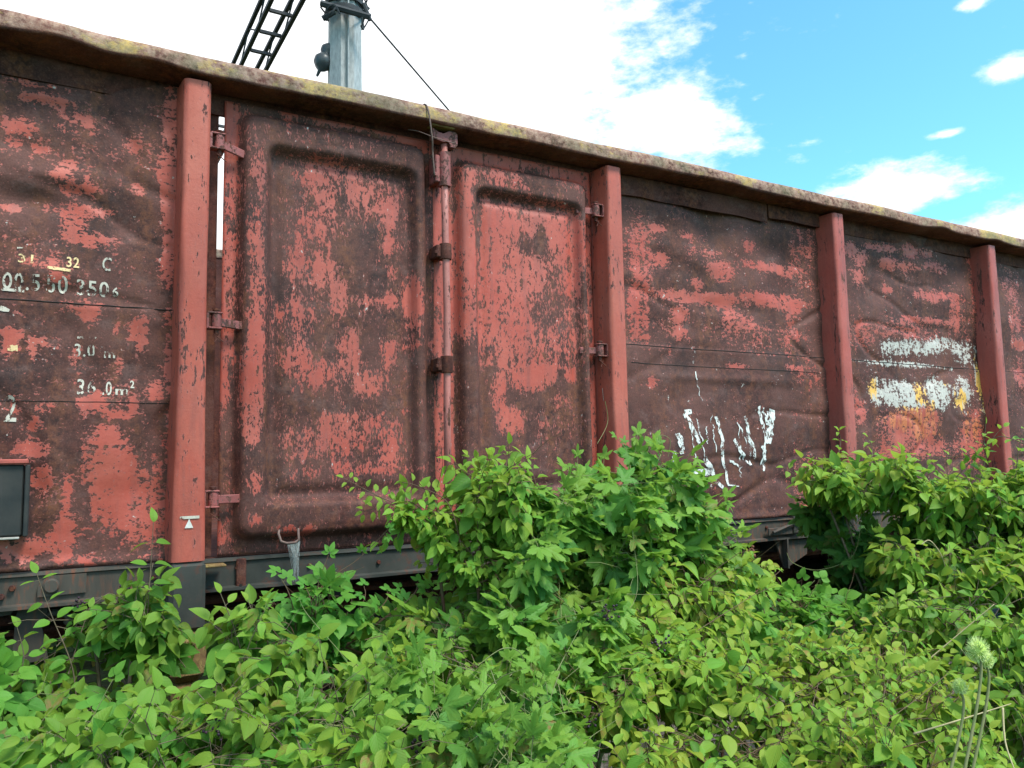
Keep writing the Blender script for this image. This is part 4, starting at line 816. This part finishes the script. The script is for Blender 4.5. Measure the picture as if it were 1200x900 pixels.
# 2 dogwood left of the first post
p = Plant(2); p.crown('dog', (.18, -1.0), [((0.242, -0.594, 1.195), (.13,.10,.09)), ((0.136, -0.477, 1.210), (.08,.08,.05)), ((0.327, -0.609, 1.100), (.05,.06,.06)), ((0.231, -0.674, 0.930), (.12,.12,.04))], .072, .26, .04, 86, droop=.6)
p.shoot('dog', [(0.266, -0.651, 1.063), (0.277, -0.676, 1.226), (0.285, -0.664, 1.384), (0.291, -0.662, 1.542)], .088, .5, gap=.062)
p.shoot('dog', [(0.232, -0.582, 1.134), (0.253, -0.606, 1.244), (0.258, -0.598, 1.352)], .075, .45, gap=.05)
p.berries((0.218, -0.572, 1.325), 8)
p.finish('dogwood_shrub', (.18, -1.0), 'dogwood left of the nearest red post, its tall shoot tip against the red paint', 'shrub', 'dog', 'dogwood shrubs along the wagon')
# 3 dogwood right of the first post
p = Plant(3); p.crown('dog', (.55, -1.1), [((0.617, -0.978, 1.146), (.14,.14,.12)), ((0.524, -0.871, 1.182), (.05,.1,.06)), ((0.652, -1.097, 0.993), (.18,.16,.10)), ((0.472, -1.039, 0.889), (.16,.16,.07))], .072, .42, .12, 110, droop=.6)
p.shoot('dog', [(0.516, -0.978, 1.147), (0.484, -0.971, 1.249), (0.450, -0.962, 1.339)], .072, .7, .2, gap=.04)
p.shoot('dog', [(0.549, -1.000, 1.171), (0.546, -1.007, 1.248), (0.522, -1.001, 1.317)], .06, .7, .3, gap=.035)
p.berries((0.506, -1.308, 1.037), 10)
p.finish('dogwood_shrub', (.55, -1.1), 'dogwood with drooping leaves just right of the post with the lichened foot', 'shrub', 'dog', 'dogwood shrubs along the wagon')
# 4 five-leaved creeper under the left door
p = Plant(4); p.crown('vine', (.9, -.75), [((0.791, -0.736, 1.191), (.13,.10,.09)), ((0.947, -0.817, 1.115), (.17,.12,.08)), ((0.701, -0.746, 1.231), (.07,.08,.05)), ((1.109, -0.843, 1.041), (.17,.14,.09)), ((1.294, -0.731, 1.150), (.12,.12,.09))], .125, .40, .0, 84, L=(.10,.2), droop=.3)
p.shoot('vine', [(0.715, -0.858, 1.124), (0.699, -0.809, 1.282), (0.667, -0.764, 1.358)], .12, .6, gap=.05, young=.1)
p.shoot('vine', [(0.761, -0.891, 1.178), (0.776, -0.857, 1.309), (0.814, -0.856, 1.417)], .125, .6, gap=.06, young=.1)
p.shoot('vine', [(0.729, -0.855, 1.230), (0.810, -0.868, 1.335), (0.908, -0.885, 1.399), (1.000, -0.925, 1.496)], .075, .5, gap=.09, r=.0018, young=.1)
p.shoot('vine', [(1.062, -0.880, 1.083), (1.103, -0.861, 1.220), (1.075, -0.851, 1.280)], .10, .4, gap=.05, young=.0)
for k in range(9):
    x = 300+26*k+p.r.uniform(-8, 8); y = 700+p.r.uniform(-25, 25); p.shoot('vine', [(0.756, -0.813, 1.027), np.array((0.850, -0.883, 1.166))*(1-k/8*.0)+np.array([(x-400)*.0022, 0, (745-y)*.0012]), np.array((0.853, -0.871, 1.150))+np.array([(x-400)*.0027, 0, (745-y)*.0026])], .12*p.r.uniform(.8, 1.1), .4+p.r.uniform(-.1, .2), gap=.045, young=.0)
p.finish('creeper', (.9, -.75), 'five-leaved creeper reaching up below the left door beside the bent handle', 'creeper', 'vine', None, M['redtwig'])
# 5 dogwood with long branch reaching left across the door
p = Plant(5); p.crown('dog', (1.45, -.75), [((1.212, -0.842, 1.525), (.17,.14,.08)), ((1.426, -0.970, 1.566), (.22,.16,.10)), ((1.329, -0.949, 1.358), (.14,.16,.12)), ((1.394, -0.901, 1.628), (.10,.1,.06))], .060, .66, .22, 190, L=(.08,.18), droop=.45)
p.shoot('dog', [(1.200, -0.940, 1.426), (1.092, -0.892, 1.548), (0.986, -0.838, 1.610), (0.886, -0.787, 1.671)], .052, .75, .3, gap=.022)
p.shoot('dog', [(1.199, -0.943, 1.456), (1.112, -0.883, 1.576), (1.034, -0.838, 1.572), (0.956, -0.790, 1.550)], .058, .7, .3, gap=.026)
p.shoot('dog', [(1.252, -0.970, 1.425), (1.217, -0.943, 1.574), (1.123, -0.896, 1.636), (1.070, -0.868, 1.652)], .05, .7, .3, gap=.024)
p.shoot('dog', [(1.302, -1.005, 1.484), (1.326, -0.978, 1.631), (1.349, -1.002, 1.728)], .065, .7, .3, gap=.03)
p.shoot('dog', [(1.564, -1.038, 1.471), (1.532, -1.036, 1.610), (1.518, -1.015, 1.703)], .06, .55, .1, gap=.03)
p.shoot('dog', [(1.267, -1.062, 1.147), (1.141, -0.993, 1.178), (1.040, -0.938, 1.204), (0.977, -0.901, 1.196)], .055, .6, .5, gap=.032)
p.finish('dogwood_shrub', (1.45, -.75), 'dogwood whose fine leafy branch tips reach left over the lower edge of the left door', 'shrub', 'dog', 'dogwood shrubs along the wagon', M['redtwig'])
# 6 the big hop mass in the centre
p = Plant(6); p.crown('hop', (1.75, -.85), [((1.755, -0.924, 1.535), (.36,.28,.13)), ((2.078, -0.892, 1.659), (.16,.14,.09)), ((1.539, -0.955, 1.374), (.28,.24,.2)), ((1.905, -1.040, 1.290), (.30,.26,.22)), ((2.272, -0.969, 1.356), (.14,.2,.15)), ((1.546, -1.160, 1.102), (.30,.26,.2)), ((1.314, -0.971, 1.126), (.22,.2,.16)), ((2.081, -0.988, 1.472), (.2,.2,.12))], .110, .52, .12, 560, L=(.10,.24), droop=.4, young=.4)
p.shoot('hop', [(2.016, -0.970, 1.644), (2.060, -0.892, 1.747), (2.018, -0.875, 1.811)], .08, .4, gap=.04)
p.shoot('hop', [(2.075, -1.004, 1.642), (2.183, -0.962, 1.745), (2.151, -0.948, 1.787)], .08, .4, gap=.04)
for a in ([(2.138, -0.932, 1.710), (2.165, -0.959, 1.808), (2.212, -0.984, 1.797), (2.208, -0.974, 1.726)], [(2.105, -1.021, 1.642), (2.162, -1.064, 1.726), (2.191, -1.082, 1.742)], [(2.201, -1.053, 1.435), (2.275, -1.097, 1.451), (2.333, -1.134, 1.484), (2.348, -1.141, 1.459)], [(1.263, -1.488, 0.835), (1.356, -1.442, 0.975), (1.482, -1.298, 1.107), (1.521, -1.214, 1.199)], [(2.011, -0.752, 1.787), (2.106, -0.702, 1.881), (2.093, -0.705, 1.975)], [(1.571, -1.352, 1.133), (1.727, -1.339, 1.252), (1.776, -1.273, 1.444), (1.825, -1.198, 1.558)]): p.tendril(a)
p.finish('hop_vine', (1.75, -.85), 'largest mass of lobed hop leaves, heaped in the centre in front of the right door', 'climbing plant', 'hop', 'hop vines', M['greenstem'])
# 7 dogwood with yellowing leaves right of the centre
p = Plant(7); p.crown('dog', (2.2, -1.2), [((2.039, -1.216, 1.143), (.26,.22,.17)), ((2.356, -1.119, 1.228), (.16,.15,.12)), ((1.659, -1.389, 1.020), (.26,.2,.15)), ((1.853, -1.497, 0.988), (.26,.2,.16)), ((1.445, -1.496, 0.999), (.2,.16,.12)), ((2.137, -1.115, 1.279), (.16,.14,.10))], .060, .68, .36, 560, L=(.08,.2), droop=.65)
p.shoot('dog', [(2.255, -1.174, 1.211), (2.390, -1.144, 1.278), (2.418, -1.167, 1.346)], .05, .6, .3, gap=.03)
p.shoot('dog', [(2.213, -1.257, 1.130), (2.399, -1.257, 1.207), (2.548, -1.233, 1.264)], .055, .6, .3, gap=.035)
p.shoot('dog', [(2.010, -1.170, 1.390), (2.130, -1.137, 1.510), (2.146, -1.151, 1.559)], .055, .7, .4, gap=.03)
p.berries((1.524, -1.453, 1.240), 16, .03); p.berries((1.608, -1.608, 1.161), 12, .03); p.berries((1.312, -1.651, 1.000), 10)
p.finish('dogwood_shrub', (2.2, -1.2), 'yellowing dogwood bulging forward to the right of the hop mass, with dark berries', 'shrub', 'dog', 'dogwood shrubs along the wagon', M['redtwig'])
# 8 bramble-like low growth by the dark gap under the wagon
p = Plant(8); p.crown('tri', (3.1, -.9), [((2.810, -1.007, 1.010), (.3,.22,.07)), ((2.453, -1.147, 0.987), (.26,.2,.09)), ((3.072, -1.149, 0.930), (.22,.2,.08))], .115, .52, .08, 130, L=(.08,.18), droop=.3)
p.shoot('tri', [(2.590, -1.111, 0.999), (2.592, -1.073, 1.167), (2.601, -1.034, 1.286)], .07, .45, gap=.05)
p.berries((2.597, -1.036, 1.318), 16, .03, .006); p.tendril([(2.597, -1.036, 1.318), (2.588, -1.008, 1.123), (2.499, -1.055, 0.965)], .002)
p.finish('bramble', (3.1, -.9), 'low three-leaved bramble with a reddish berry head before the dark gap under the wagon', 'bramble', 'vine', None, M['redtwig'], M['redberry'])
# 9 hop vine hanging at left side of the right thicket
p = Plant(9); p.crown('hop', (3.9, -.75), [((3.673, -0.622, 1.416), (.16,.16,.16)), ((3.635, -0.687, 1.154), (.16,.16,.2)), ((3.869, -0.821, 1.149), (.30,.2,.22)), ((4.179, -1.004, 1.187), (.4,.3,.25)), ((3.618, -0.887, 0.964), (.26,.22,.15)), ((4.471, -1.080, 1.399), (.3,.3,.2))], .115, .18, .0, 400, L=(.12,.26), droop=.5, young=.1)
for a in ([(3.528, -0.889, 1.434), (3.454, -0.881, 1.228), (3.268, -0.824, 1.163), (3.158, -0.765, 1.198), (3.128, -0.753, 1.249)], [(3.448, -1.148, 1.058), (3.407, -1.147, 1.255), (3.491, -1.203, 1.324), (3.613, -1.265, 1.251)], [(3.333, -0.951, 0.923), (3.156, -0.851, 0.947), (3.118, -0.841, 1.049), (3.168, -0.879, 1.129)], [(3.621, -1.059, 1.437), (3.610, -0.839, 1.602), (3.618, -0.738, 1.690)]): p.tendril(a, .0016)
p.finish('hop_vine', (3.9, -.75), 'dark hop vine with broad lobed leaves hanging in the shade under the right thicket', 'climbing plant', 'hop', 'hop vines', M['greenstem'])
# 10 right thicket dogwood, top
p = Plant(10); p.crown('dog', (3.7, -1.1), [((3.517, -0.781, 1.560), (.22,.2,.13)), ((3.711, -1.001, 1.494), (.34,.26,.15)), ((3.910, -1.224, 1.431), (.34,.28,.16)), ((4.180, -1.384, 1.467), (.3,.3,.2)), ((3.615, -1.261, 1.211), (.34,.26,.18)), ((3.787, -1.468, 1.142), (.3,.26,.2)), ((3.420, -0.731, 1.615), (.14,.12,.07))], .074, .66, .26, 640, L=(.10,.24), droop=.5)
for q in ([(3.477, -0.763, 1.605), (3.595, -0.735, 1.780), (3.581, -0.735, 1.847)], [(3.941, -1.261, 1.596), (3.972, -1.297, 1.761), (4.027, -1.339, 1.843)], [(3.832, -1.199, 1.599), (3.936, -1.275, 1.741), (3.951, -1.296, 1.857)], [(3.384, -0.705, 1.563), (3.305, -0.667, 1.630), (3.259, -0.644, 1.662)], [(3.981, -1.400, 1.596), (3.993, -1.425, 1.757), (4.025, -1.455, 1.858)], [(3.560, -0.926, 1.604), (3.651, -0.880, 1.754), (3.626, -0.873, 1.811)]): p.shoot('dog', list(q), .068, .6, .15, gap=.045)
p.shoot('dog', [(3.906, -1.491, 1.756), (3.904, -1.378, 1.792), (3.901, -1.251, 1.713), (3.797, -1.074, 1.701), (3.739, -0.929, 1.739)], .05, .8, .45, gap=.07)
p.finish('dogwood_shrub', (3.7, -1.1), 'dogwood thicket at the right edge, topped by thin shoots against the orange paint', 'shrub', 'dog', 'dogwood shrubs along the wagon')
# 11 pale autumn-tinted dogwood in the right foreground
p = Plant(11); p.crown('dog', (2.3, -1.9), [((1.900, -1.864, 0.919), (.30,.24,.16)), ((2.205, -1.920, 0.880), (.30,.26,.17)), ((2.316, -1.588, 0.968), (.30,.24,.13)), ((2.685, -1.620, 0.922), (.26,.24,.14)), ((1.656, -1.839, 0.910), (.24,.2,.13)), ((2.245, -2.051, 0.814), (.25,.22,.16)), ((1.843, -2.171, 0.848), (.3,.2,.15)), ((1.389, -1.793, 0.839), (.26,.18,.12)), ((1.119, -1.757, 0.864), (.22,.16,.10))], .050, .70, .50, 900, L=(.07,.18), droop=.75)
p.tendril([(1.852, -2.074, 0.963), (2.060, -2.084, 1.019), (2.355, -2.026, 1.055)]); p.tendril([(1.733, -1.897, 1.026), (2.022, -1.832, 1.037), (2.222, -1.830, 1.033)])
p.finish('dogwood_shrub', (2.3, -1.9), 'yellowest dogwood, fine-leaved with brown tips, filling the lower right foreground', 'shrub', 'dog', 'dogwood shrubs along the wagon', M['redtwig'])
# 12 dogwood behind the teasel
p = Plant(12); p.crown('dog', (3.1, -1.5), [((3.193, -1.579, 1.039), (.26,.22,.15)), ((3.079, -1.393, 1.005), (.2,.2,.1)), ((3.192, -1.803, 0.981), (.28,.24,.2)), ((2.847, -2.051, 0.828), (.22,.24,.2)), ((2.881, -1.898, 0.838), (.2,.18,.14))], .066, .52, .18, 330, L=(.08,.2), droop=.5)
p.finish('dogwood_shrub', (3.1, -1.5), 'greener dogwood directly behind the spiny teasel heads', 'shrub', 'dog', 'dogwood shrubs along the wagon')
# 13 hop in the centre foreground
p = Plant(13); p.crown('hop', (.95, -1.7), [((0.857, -1.449, 1.014), (.22,.18,.12)), ((0.994, -1.585, 1.004), (.22,.18,.13)), ((0.682, -1.406, 1.011), (.16,.14,.10)), ((1.214, -1.480, 1.008), (.2,.18,.12)), ((0.806, -1.821, 0.973), (.3,.16,.1))], .082, .55, .12, 260, L=(.08,.2), droop=.4, young=.35)
p.shoot('hop', [(1.040, -1.731, 1.036), (1.039, -1.623, 1.115), (1.042, -1.572, 1.159)], .075, .7, .2, gap=.04)
for a in ([(1.035, -1.510, 1.158), (1.120, -1.505, 1.192), (1.193, -1.484, 1.155), (1.203, -1.476, 1.032)], [(0.914, -1.547, 1.073), (0.991, -1.593, 1.094), (1.118, -1.555, 1.133)], [(0.762, -1.235, 1.140), (0.744, -1.171, 1.178), (0.679, -1.086, 1.271), (0.655, -1.078, 1.322)]): p.tendril(a)
p.berries((0.784, -1.701, 1.050), 14, .025, .005)
p.finish('hop_vine', (.95, -1.7), 'hop vine sprawling over the lower centre foreground with small lobed leaves', 'climbing plant', 'hop', 'hop vines', M['greenstem'])
# 14 dogwood foreground between
p = Plant(14); p.crown('dog', (.7, -1.8), [((0.714, -1.307, 1.001), (.18,.16,.10)), ((0.870, -1.224, 1.013), (.17,.16,.09)), ((0.521, -1.429, 1.005), (.18,.14,.10)), ((0.391, -1.237, 0.995), (.18,.15,.1)), ((1.131, -1.206, 1.057), (.2,.18,.12)), ((0.690, -1.641, 0.996), (.2,.14,.1))], .066, .55, .2, 330, L=(.08,.2), droop=.7)
p.shoot('dog', [(0.549, -1.560, 0.999), (0.547, -1.451, 1.068), (0.584, -1.365, 1.147)], .06, .5, .1, gap=.04)
p.berries((0.369, -1.407, 1.077), 10)
p.finish('dogwood_shrub', (.7, -1.8), 'mid-green dogwood in front of the creeper, left of the sprawling hop vine', 'shrub', 'dog', 'dogwood shrubs along the wagon')
# 15 broad-leaved plant at the bottom left corner
p = Plant(15); p.crown('tri', (-.1, -1.95), [((0.020, -1.142, 1.016), (.2,.14,.09)), ((-0.104, -0.844, 1.066), (.16,.14,.08)), ((-0.045, -1.331, 0.972), (.25,.14,.08))], .125, .60, .04, 66, L=(.06,.14), droop=.3)
p.finish('bramble', (-.1, -1.95), 'bramble with the largest bright three-part leaves in the lower left corner', 'bramble', 'vine', None, M['greenstem'])
# 16 hazel-like low dogwood at bottom left
p = Plant(16); p.crown('dog', (.3, -1.8), [((0.206, -1.007, 0.930), (.20,.16,.09)), ((0.067, -0.694, 0.914), (.18,.14,.07)), ((0.318, -1.308, 0.967), (.22,.14,.1)), ((0.138, -1.438, 0.987), (.3,.14,.1)), ((0.302, -0.939, 0.869), (.12,.12,.06))], .066, .42, .06, 290, L=(.08,.2), droop=.45)
p.berries((0.395, -1.134, 1.090), 10); p.berries((0.165, -1.112, 1.045), 12)
p.finish('dogwood_shrub', (.3, -1.8), 'low dogwood with broad smooth leaves beside the lower left bramble', 'shrub', 'dog', 'dogwood shrubs along the wagon')

# beyond the picture edges the same thicket goes on
ext = [(-.85, -1.1, .75), (-1.6, -1.1, .95), (-2.6, -1.1, 1.0), (4.9, -1.2, 1.35), (6.0, -1.1, 1.3), (7.2, -1.2, 1.2)]
for i, (x, y, h) in enumerate(ext):
    p = Plant(40+i); p.crown('dog', (x, y), [((x-.3, y, h), (.4,.4,.3)), ((x+.3, y+.1, h-.1), (.4,.4,.35)), ((x, y-.4, h-.4), (.4,.3,.3))], .085, .5, .15, 110, L=(.12,.26), droop=.5)
    p.finish('dogwood_shrub', (x, y), 'dogwood beside the wagon further %s, outside the picture along the same thicket' % ('left' if x < 0 else 'right'), 'shrub', 'dog', 'dogwood shrubs beyond the thicket')

# undergrowth: weeds over the soil, leaf tones darkened to paint shade into the gaps
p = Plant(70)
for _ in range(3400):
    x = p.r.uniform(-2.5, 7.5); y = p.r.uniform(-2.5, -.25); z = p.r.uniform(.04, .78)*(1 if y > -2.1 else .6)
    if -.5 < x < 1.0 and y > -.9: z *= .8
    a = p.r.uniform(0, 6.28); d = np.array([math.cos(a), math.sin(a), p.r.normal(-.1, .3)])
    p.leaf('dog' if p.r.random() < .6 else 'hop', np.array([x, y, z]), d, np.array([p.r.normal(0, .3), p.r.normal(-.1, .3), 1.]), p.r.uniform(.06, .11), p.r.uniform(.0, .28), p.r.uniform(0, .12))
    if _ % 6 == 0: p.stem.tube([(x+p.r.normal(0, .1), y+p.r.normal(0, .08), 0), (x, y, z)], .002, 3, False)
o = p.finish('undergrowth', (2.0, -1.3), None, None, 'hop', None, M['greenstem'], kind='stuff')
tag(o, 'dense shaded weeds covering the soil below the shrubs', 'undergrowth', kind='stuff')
# unseen thicket added beyond the track to keep light from under the wagon
p = Plant(71)
for _ in range(5200):
    x = p.r.uniform(-9, 26); y = 4.6 + abs(p.r.normal(0, .8)); z = p.r.uniform(0, 2.4)
    a = p.r.uniform(0, 6.28); d = np.array([math.cos(a), math.sin(a), p.r.normal(-.1, .3)])
    p.leaf('hop', np.array([x, y, z]), d, np.array([p.r.normal(0, .5), -.6, .8]), p.r.uniform(.28, .5), p.r.uniform(0, .4), 0)
o = p.finish('thicket', (8, 5, 0), None, None, 'hop', None, M['twig'], kind='stuff') if p.stem.v else (p.stem.tube([(8, 5, 0), (8.1, 5, 2)], .03, 5), p.finish('thicket', (8, 5, 0), None, None, 'hop', None, M['twig'], kind='stuff'))[1]
tag(o, 'dark leafy thicket added unseen beyond the track to block light under the wagon', 'thicket', kind='stuff')

# teasel -----------------------------------------------------------------
def teasel(head, r, seed, label, foot):
    rg = np.random.default_rng(seed); T = empty('teasel', (foot[0], foot[1], 0), label, 'teasel', 'spiny teasels')
    h = np.array(head); mb = MB(); P = catmull([(foot[0], foot[1], 0), ((foot[0]*.6+h[0]*.4), (foot[1]*.6+h[1]*.4), h[2]*.55), (h[0]-.01, h[1], h[2]-.10), (h[0], h[1], h[2]-r*.8)]); mb.tube(P, list(np.linspace(.005, .0032, len(P))), 6); mb.build('stem', M['greenstem'], T, smooth=True)
    mb = MB(); mb.lathe([(r*.2, -r*1.05), (r*.62, -r*.85), (r*.88, -r*.3), (r*.9, r*.2), (r*.65, r*.8), (r*.2, r*1.1)], h, 'Z', 14); mb.build('head', M['tease'], T, smooth=True)
    mb = MB()
    for _ in range(420):
        u = rg.normal(0, 1, 3); u /= np.linalg.norm(u); a = h+u*r*.75*np.array([1, 1, 1.15]); b = h+u*r*rg.uniform(1.2, 1.5)*np.array([1, 1, 1.15]) + np.array([0, 0, .002]); mb.tube([a, b], [.0009, .0002], 3, False)
    for k in range(9):
        a = k*.7; b = h+np.array([0, 0, -r*.95]); mb.tube([b, b+np.array([math.cos(a)*r*.9, math.sin(a)*r*.9, -.004]), b+np.array([math.cos(a)*r*1.8, math.sin(a)*r*1.8, .02])], [.0014, .001, .0004], 4, False)
    mb.build('spines', M['spine'], T)
M['tease'] = simple('teasel_head', (.32, .46, .08), (.45, .58, .15), 60)
M['spine'] = simple('teasel_spines', (.62, .74, .30), (.5, .62, .22), 30)
teasel((1.926, -2.381, 1.247), .020, 1, 'taller teasel with the larger round spiny head, lower right', (1.62, -2.35))
teasel((1.974, -2.369, 1.215), .0135, 2, 'smaller teasel head just below and right of the larger spiny one', (1.66, -2.33))
teasel((1.942, -2.320, 1.147), .012, 3, 'lowest teasel, a small pale head half hidden in the dogwood leaves', (1.60, -2.28))
# dry stalks
for i, (pts, lab) in enumerate((([(2.764, -1.670, 0.951), (2.882, -1.750, 1.066), (2.986, -1.822, 1.168)], 'straight dry stalk leaning right above the teasel heads'), ([(1.893, -2.220, 1.017), (1.985, -2.276, 1.047), (2.157, -2.319, 1.072)], 'dry stalk lying level just below the teasel stems'), ([(3.319, -1.336, 1.322), (3.351, -1.356, 1.337), (3.402, -1.376, 1.257), (3.429, -1.377, 1.126)], 'short arched pale dead twig in the shade of the right thicket'), ([(1.982, -2.397, 1.109), (1.938, -2.422, 1.046), (1.907, -2.457, 0.996)], 'thin dry stalk hanging in the lower right corner'))):
    mb = MB(); P = catmull(pts); mb.tube(P, [.0030*(1-.6*k/len(P)) for k in range(len(P))], 5); tag(mb.build('dry_stalk', M['straw'], smooth=True), lab, 'dry stalk', 'dry stalks among the leaves')

# small loose things ---------------------------------------------------------
mb = MB(); a = (1.492, -0.170, 3.415); P = catmull([(a[0]-.004, -.05, a[2]+.01), (a[0]-.002, -.168, a[2]+.004), (1.512, -0.180, 3.272), (1.529, -0.150, 3.201), (1.542, -0.140, 3.093), (1.575, -.06, Z0+1.80)]); mb.tube(P, .0042, 5)
P = catmull([(1.428, -0.090, 3.315), (1.464, -0.130, 3.298), (1.513, -0.178, 3.264), (1.625, -0.150, 3.266), (1.658, -0.140, 3.280)]); mb.tube(P, .0022, 4)
tag(mb.build('wire', M['rustwire'], smooth=True), 'rusty wire looped over the top rail at the locking bar', 'wire')
mb = MB(); P = catmull([(2.557, -0.060, 2.103), (2.572, -0.050, 2.012), (2.585, -0.060, 1.943), (2.585, -0.060, 1.805)]); mb.tube(P, .0016, 4); tag(mb.build('string', M['pale'], smooth=True), 'thin pale string dangling beside the second red post from the left', 'string')
# cobweb and plant fluff hanging from the door handle
cw = MB(); rg = np.random.default_rng(5)
for _ in range(70):
    x0 = rg.uniform(.868, .925); z0 = Z0+.045+rg.normal(0, .004); xe = .905+rg.normal(0, .006); ze = Z0+.0-rg.uniform(0, .12); cw.tube([(x0, -.095, z0), ((x0+xe)/2+rg.normal(0, .004), -.095+rg.normal(0, .004), (z0+ze)/2), (xe, -.09+rg.normal(0, .003), ze)], .0006, 3, False)
tag(cw.build('cobweb', M['web']) if 'web' in M else cw.build('cobweb', M['pale']), 'pale cobweb strand hanging from the bent door handle', 'cobweb')

# ------------------------------------------------------------------ pole and lattice beam
pb = (2.716, 4.844, 6.083); PO = empty('utility_pole', (pb[0], pb[1], 0), 'grey eight-sided metal pole rising behind the wagon with clamped wires', 'pole')
mb = MB(); n = 8; vs = []; fs = []
for j, (z_, r_) in enumerate(((-.1, .235), (pb[2], .192), (13.0, .15))):
    for k in range(n): a = math.pi*2*(k+.32)/n; vs.append((pb[0]+r_*math.cos(a), pb[1]+r_*math.sin(a), z_))
for j in range(2):
    for k in range(n): fs.append((j*n+k, j*n+(k+1) % n, (j+1)*n+(k+1) % n, (j+1)*n+k))
fs.append(tuple(range(2*n, 3*n))); mb.add(vs, fs); mb.build('shaft', M['galv'], PO)
mb = MB(); mb.box(pb[0]-.035, pb[0]-.020, pb[1]-.215, pb[1]-.16, 0, 12.5); mb.build('seam', M['galv'], PO)
zt = (2.691, 4.773, 6.830)[2]
for dz, rr_ in ((-.02, .225), (.10, .215), (.26, .21)):
    mb = MB(); mb.lathe([(rr_-.04, -.025), (rr_, -.025), (rr_, .025), (rr_-.04, .025)], (pb[0], pb[1], zt+dz), 'Z', 16); mb.build('clamp_band', M['mast'], PO, auto=30)
rg = np.random.default_rng(9)
def on_pole(px_, py_): return
mb = MB()
a = np.array((2.400, 4.712, 6.796)); b = np.array((2.879, 4.455, 6.636)); mb.tube([a, (a+b)/2, b], .035, 6); a = np.array((2.422, 4.719, 6.627)); b = np.array((2.534, 4.647, 6.700)); mb.tube([a, b], .03, 6)
a = np.array((2.809, 4.479, 6.787)); b = np.array((2.880, 4.459, 6.599)); mb.tube([a, b], .022, 6); mb.build('bracket', M['mast'], PO, auto=40)
mb = MB()
for k in range(16):
    a0 = rg.uniform(0, 6.28); z0 = zt+rg.uniform(-.1, .25); P = []
    for q in range(9): a = a0+q*.35; P.append((pb[0]+(.23+.05*math.sin(q*2+k))*math.cos(a), pb[1]+(.23+.05*math.sin(q*1.7+k))*math.sin(a), z0+.07*math.sin(q*1.3+k*2)))
    mb.tube(catmull(P, 4), .009, 4, False)
for q in ([(2.487, 4.680, 6.645), (2.454, 4.634, 6.710), (2.503, 4.547, 6.717), (2.554, 4.528, 6.624)], [(2.766, 4.411, 6.582), (2.802, 4.460, 6.479), (2.761, 4.424, 6.489)], [(2.456, 4.702, 6.608), (2.474, 4.574, 6.625), (2.520, 4.539, 6.698)]): mb.tube(catmull(q), .012, 4, False)
mb.build('wire_bundle', M['mast'], PO)
mb = MB(); a = np.array((2.570, 4.886, 6.450)); b = np.array((2.421, 4.901, 6.059)); d = (b-a); L = np.linalg.norm(d); prof = []
M4 = Vector(d).to_track_quat('Z', 'Y').to_matrix().to_4x4(); M4.translation = Vector(a); vs = []; fs = []; pr = [(.01, 0), (.05, .02), (.085, .07), (.08, .12), (.055, .15), (.075, .17), (.105, .22), (.10, .28), (.06, .33), (.02, .36), (.014, .43), (.004, .44)]
for r_, h_ in pr:
    for k in range(16): t_ = 2*math.pi*k/16; vs.append(M4 @ Vector((r_*math.cos(t_), r_*math.sin(t_), h_*L/.42)))
for i in range(len(pr)-1):
    for k in range(16): fs.append((i*16+k, i*16+(k+1) % 16, (i+1)*16+(k+1) % 16, (i+1)*16+k))
mb.add(vs, fs).build('insulator', M['insul'], PO, smooth=True)
mb = MB(); P = [np.array((2.880, 4.457, 6.617)), np.array((4.227, 5.348, 6.239))]; d = P[1]-P[0]; P.append(P[0]+d*1.6); P.append(P[0]+d*2.25); mb.tube(catmull(P), .011, 6)
tag(mb.build('stay_cable', M['mast'], smooth=True), 'single thin cable slanting down to the right from the pole', 'cable')

# lattice portal beam across the tracks, running away from the camera
zb = 6.9; q0 = np.array((1.930, 5.082, 6.900)); q1 = np.array((2.238, 4.918, 6.900)); q2 = np.array((1.961, 6.561, 6.900)); q3 = np.array((2.273, 6.570, 6.900))
xl = (q0[0]+q2[0])/2; xr = (q1[0]+q3[0])/2; LA = empty('lattice_beam', (xl, 24, 0), 'dark steel lattice beam crossing high over the tracks at the upper left', 'lattice beam')
xi, xj = xl, xr; zt2 = zb+.27
for x, z in ((xl, zb), (xr, zb), (xi, zt2), (xj, zt2)): MB().box(x-.022, x+.022, -9, 24, z-.022, z+.022).build('chord', M['mast'], LA)
ys = np.arange(-8.6, 24, .50); off = np.array((2.053, 5.284, 6.900))[1] % .5
for i, y in enumerate(ys[:60]):
    y = y - (y % .5) + off
    MB().box(xl+.029, xr-.029, y-.018, y+.018, zb-.018, zb+.018).build('rung', M['mast'], LA)
mb = MB()
for i, y in enumerate(ys):
    y = y - (y % .5) + off; s_ = i % 2
    for xa, xb in ((xl, xi), (xr, xj)): (mb.tube([(xa, y, zb), (xb, y+.5, zt2), (xa, y+1, zb)], .010, 4, False) if s_ else None)
mb.build('lacing', M['mast'], LA)
for y in (24, -9):
    for x, z in ((xl, 0), (xr, 0)): MB().box(x-.05, x+.05, y-.05, y+.05, 0, zt2).build('leg', M['mast'], LA)
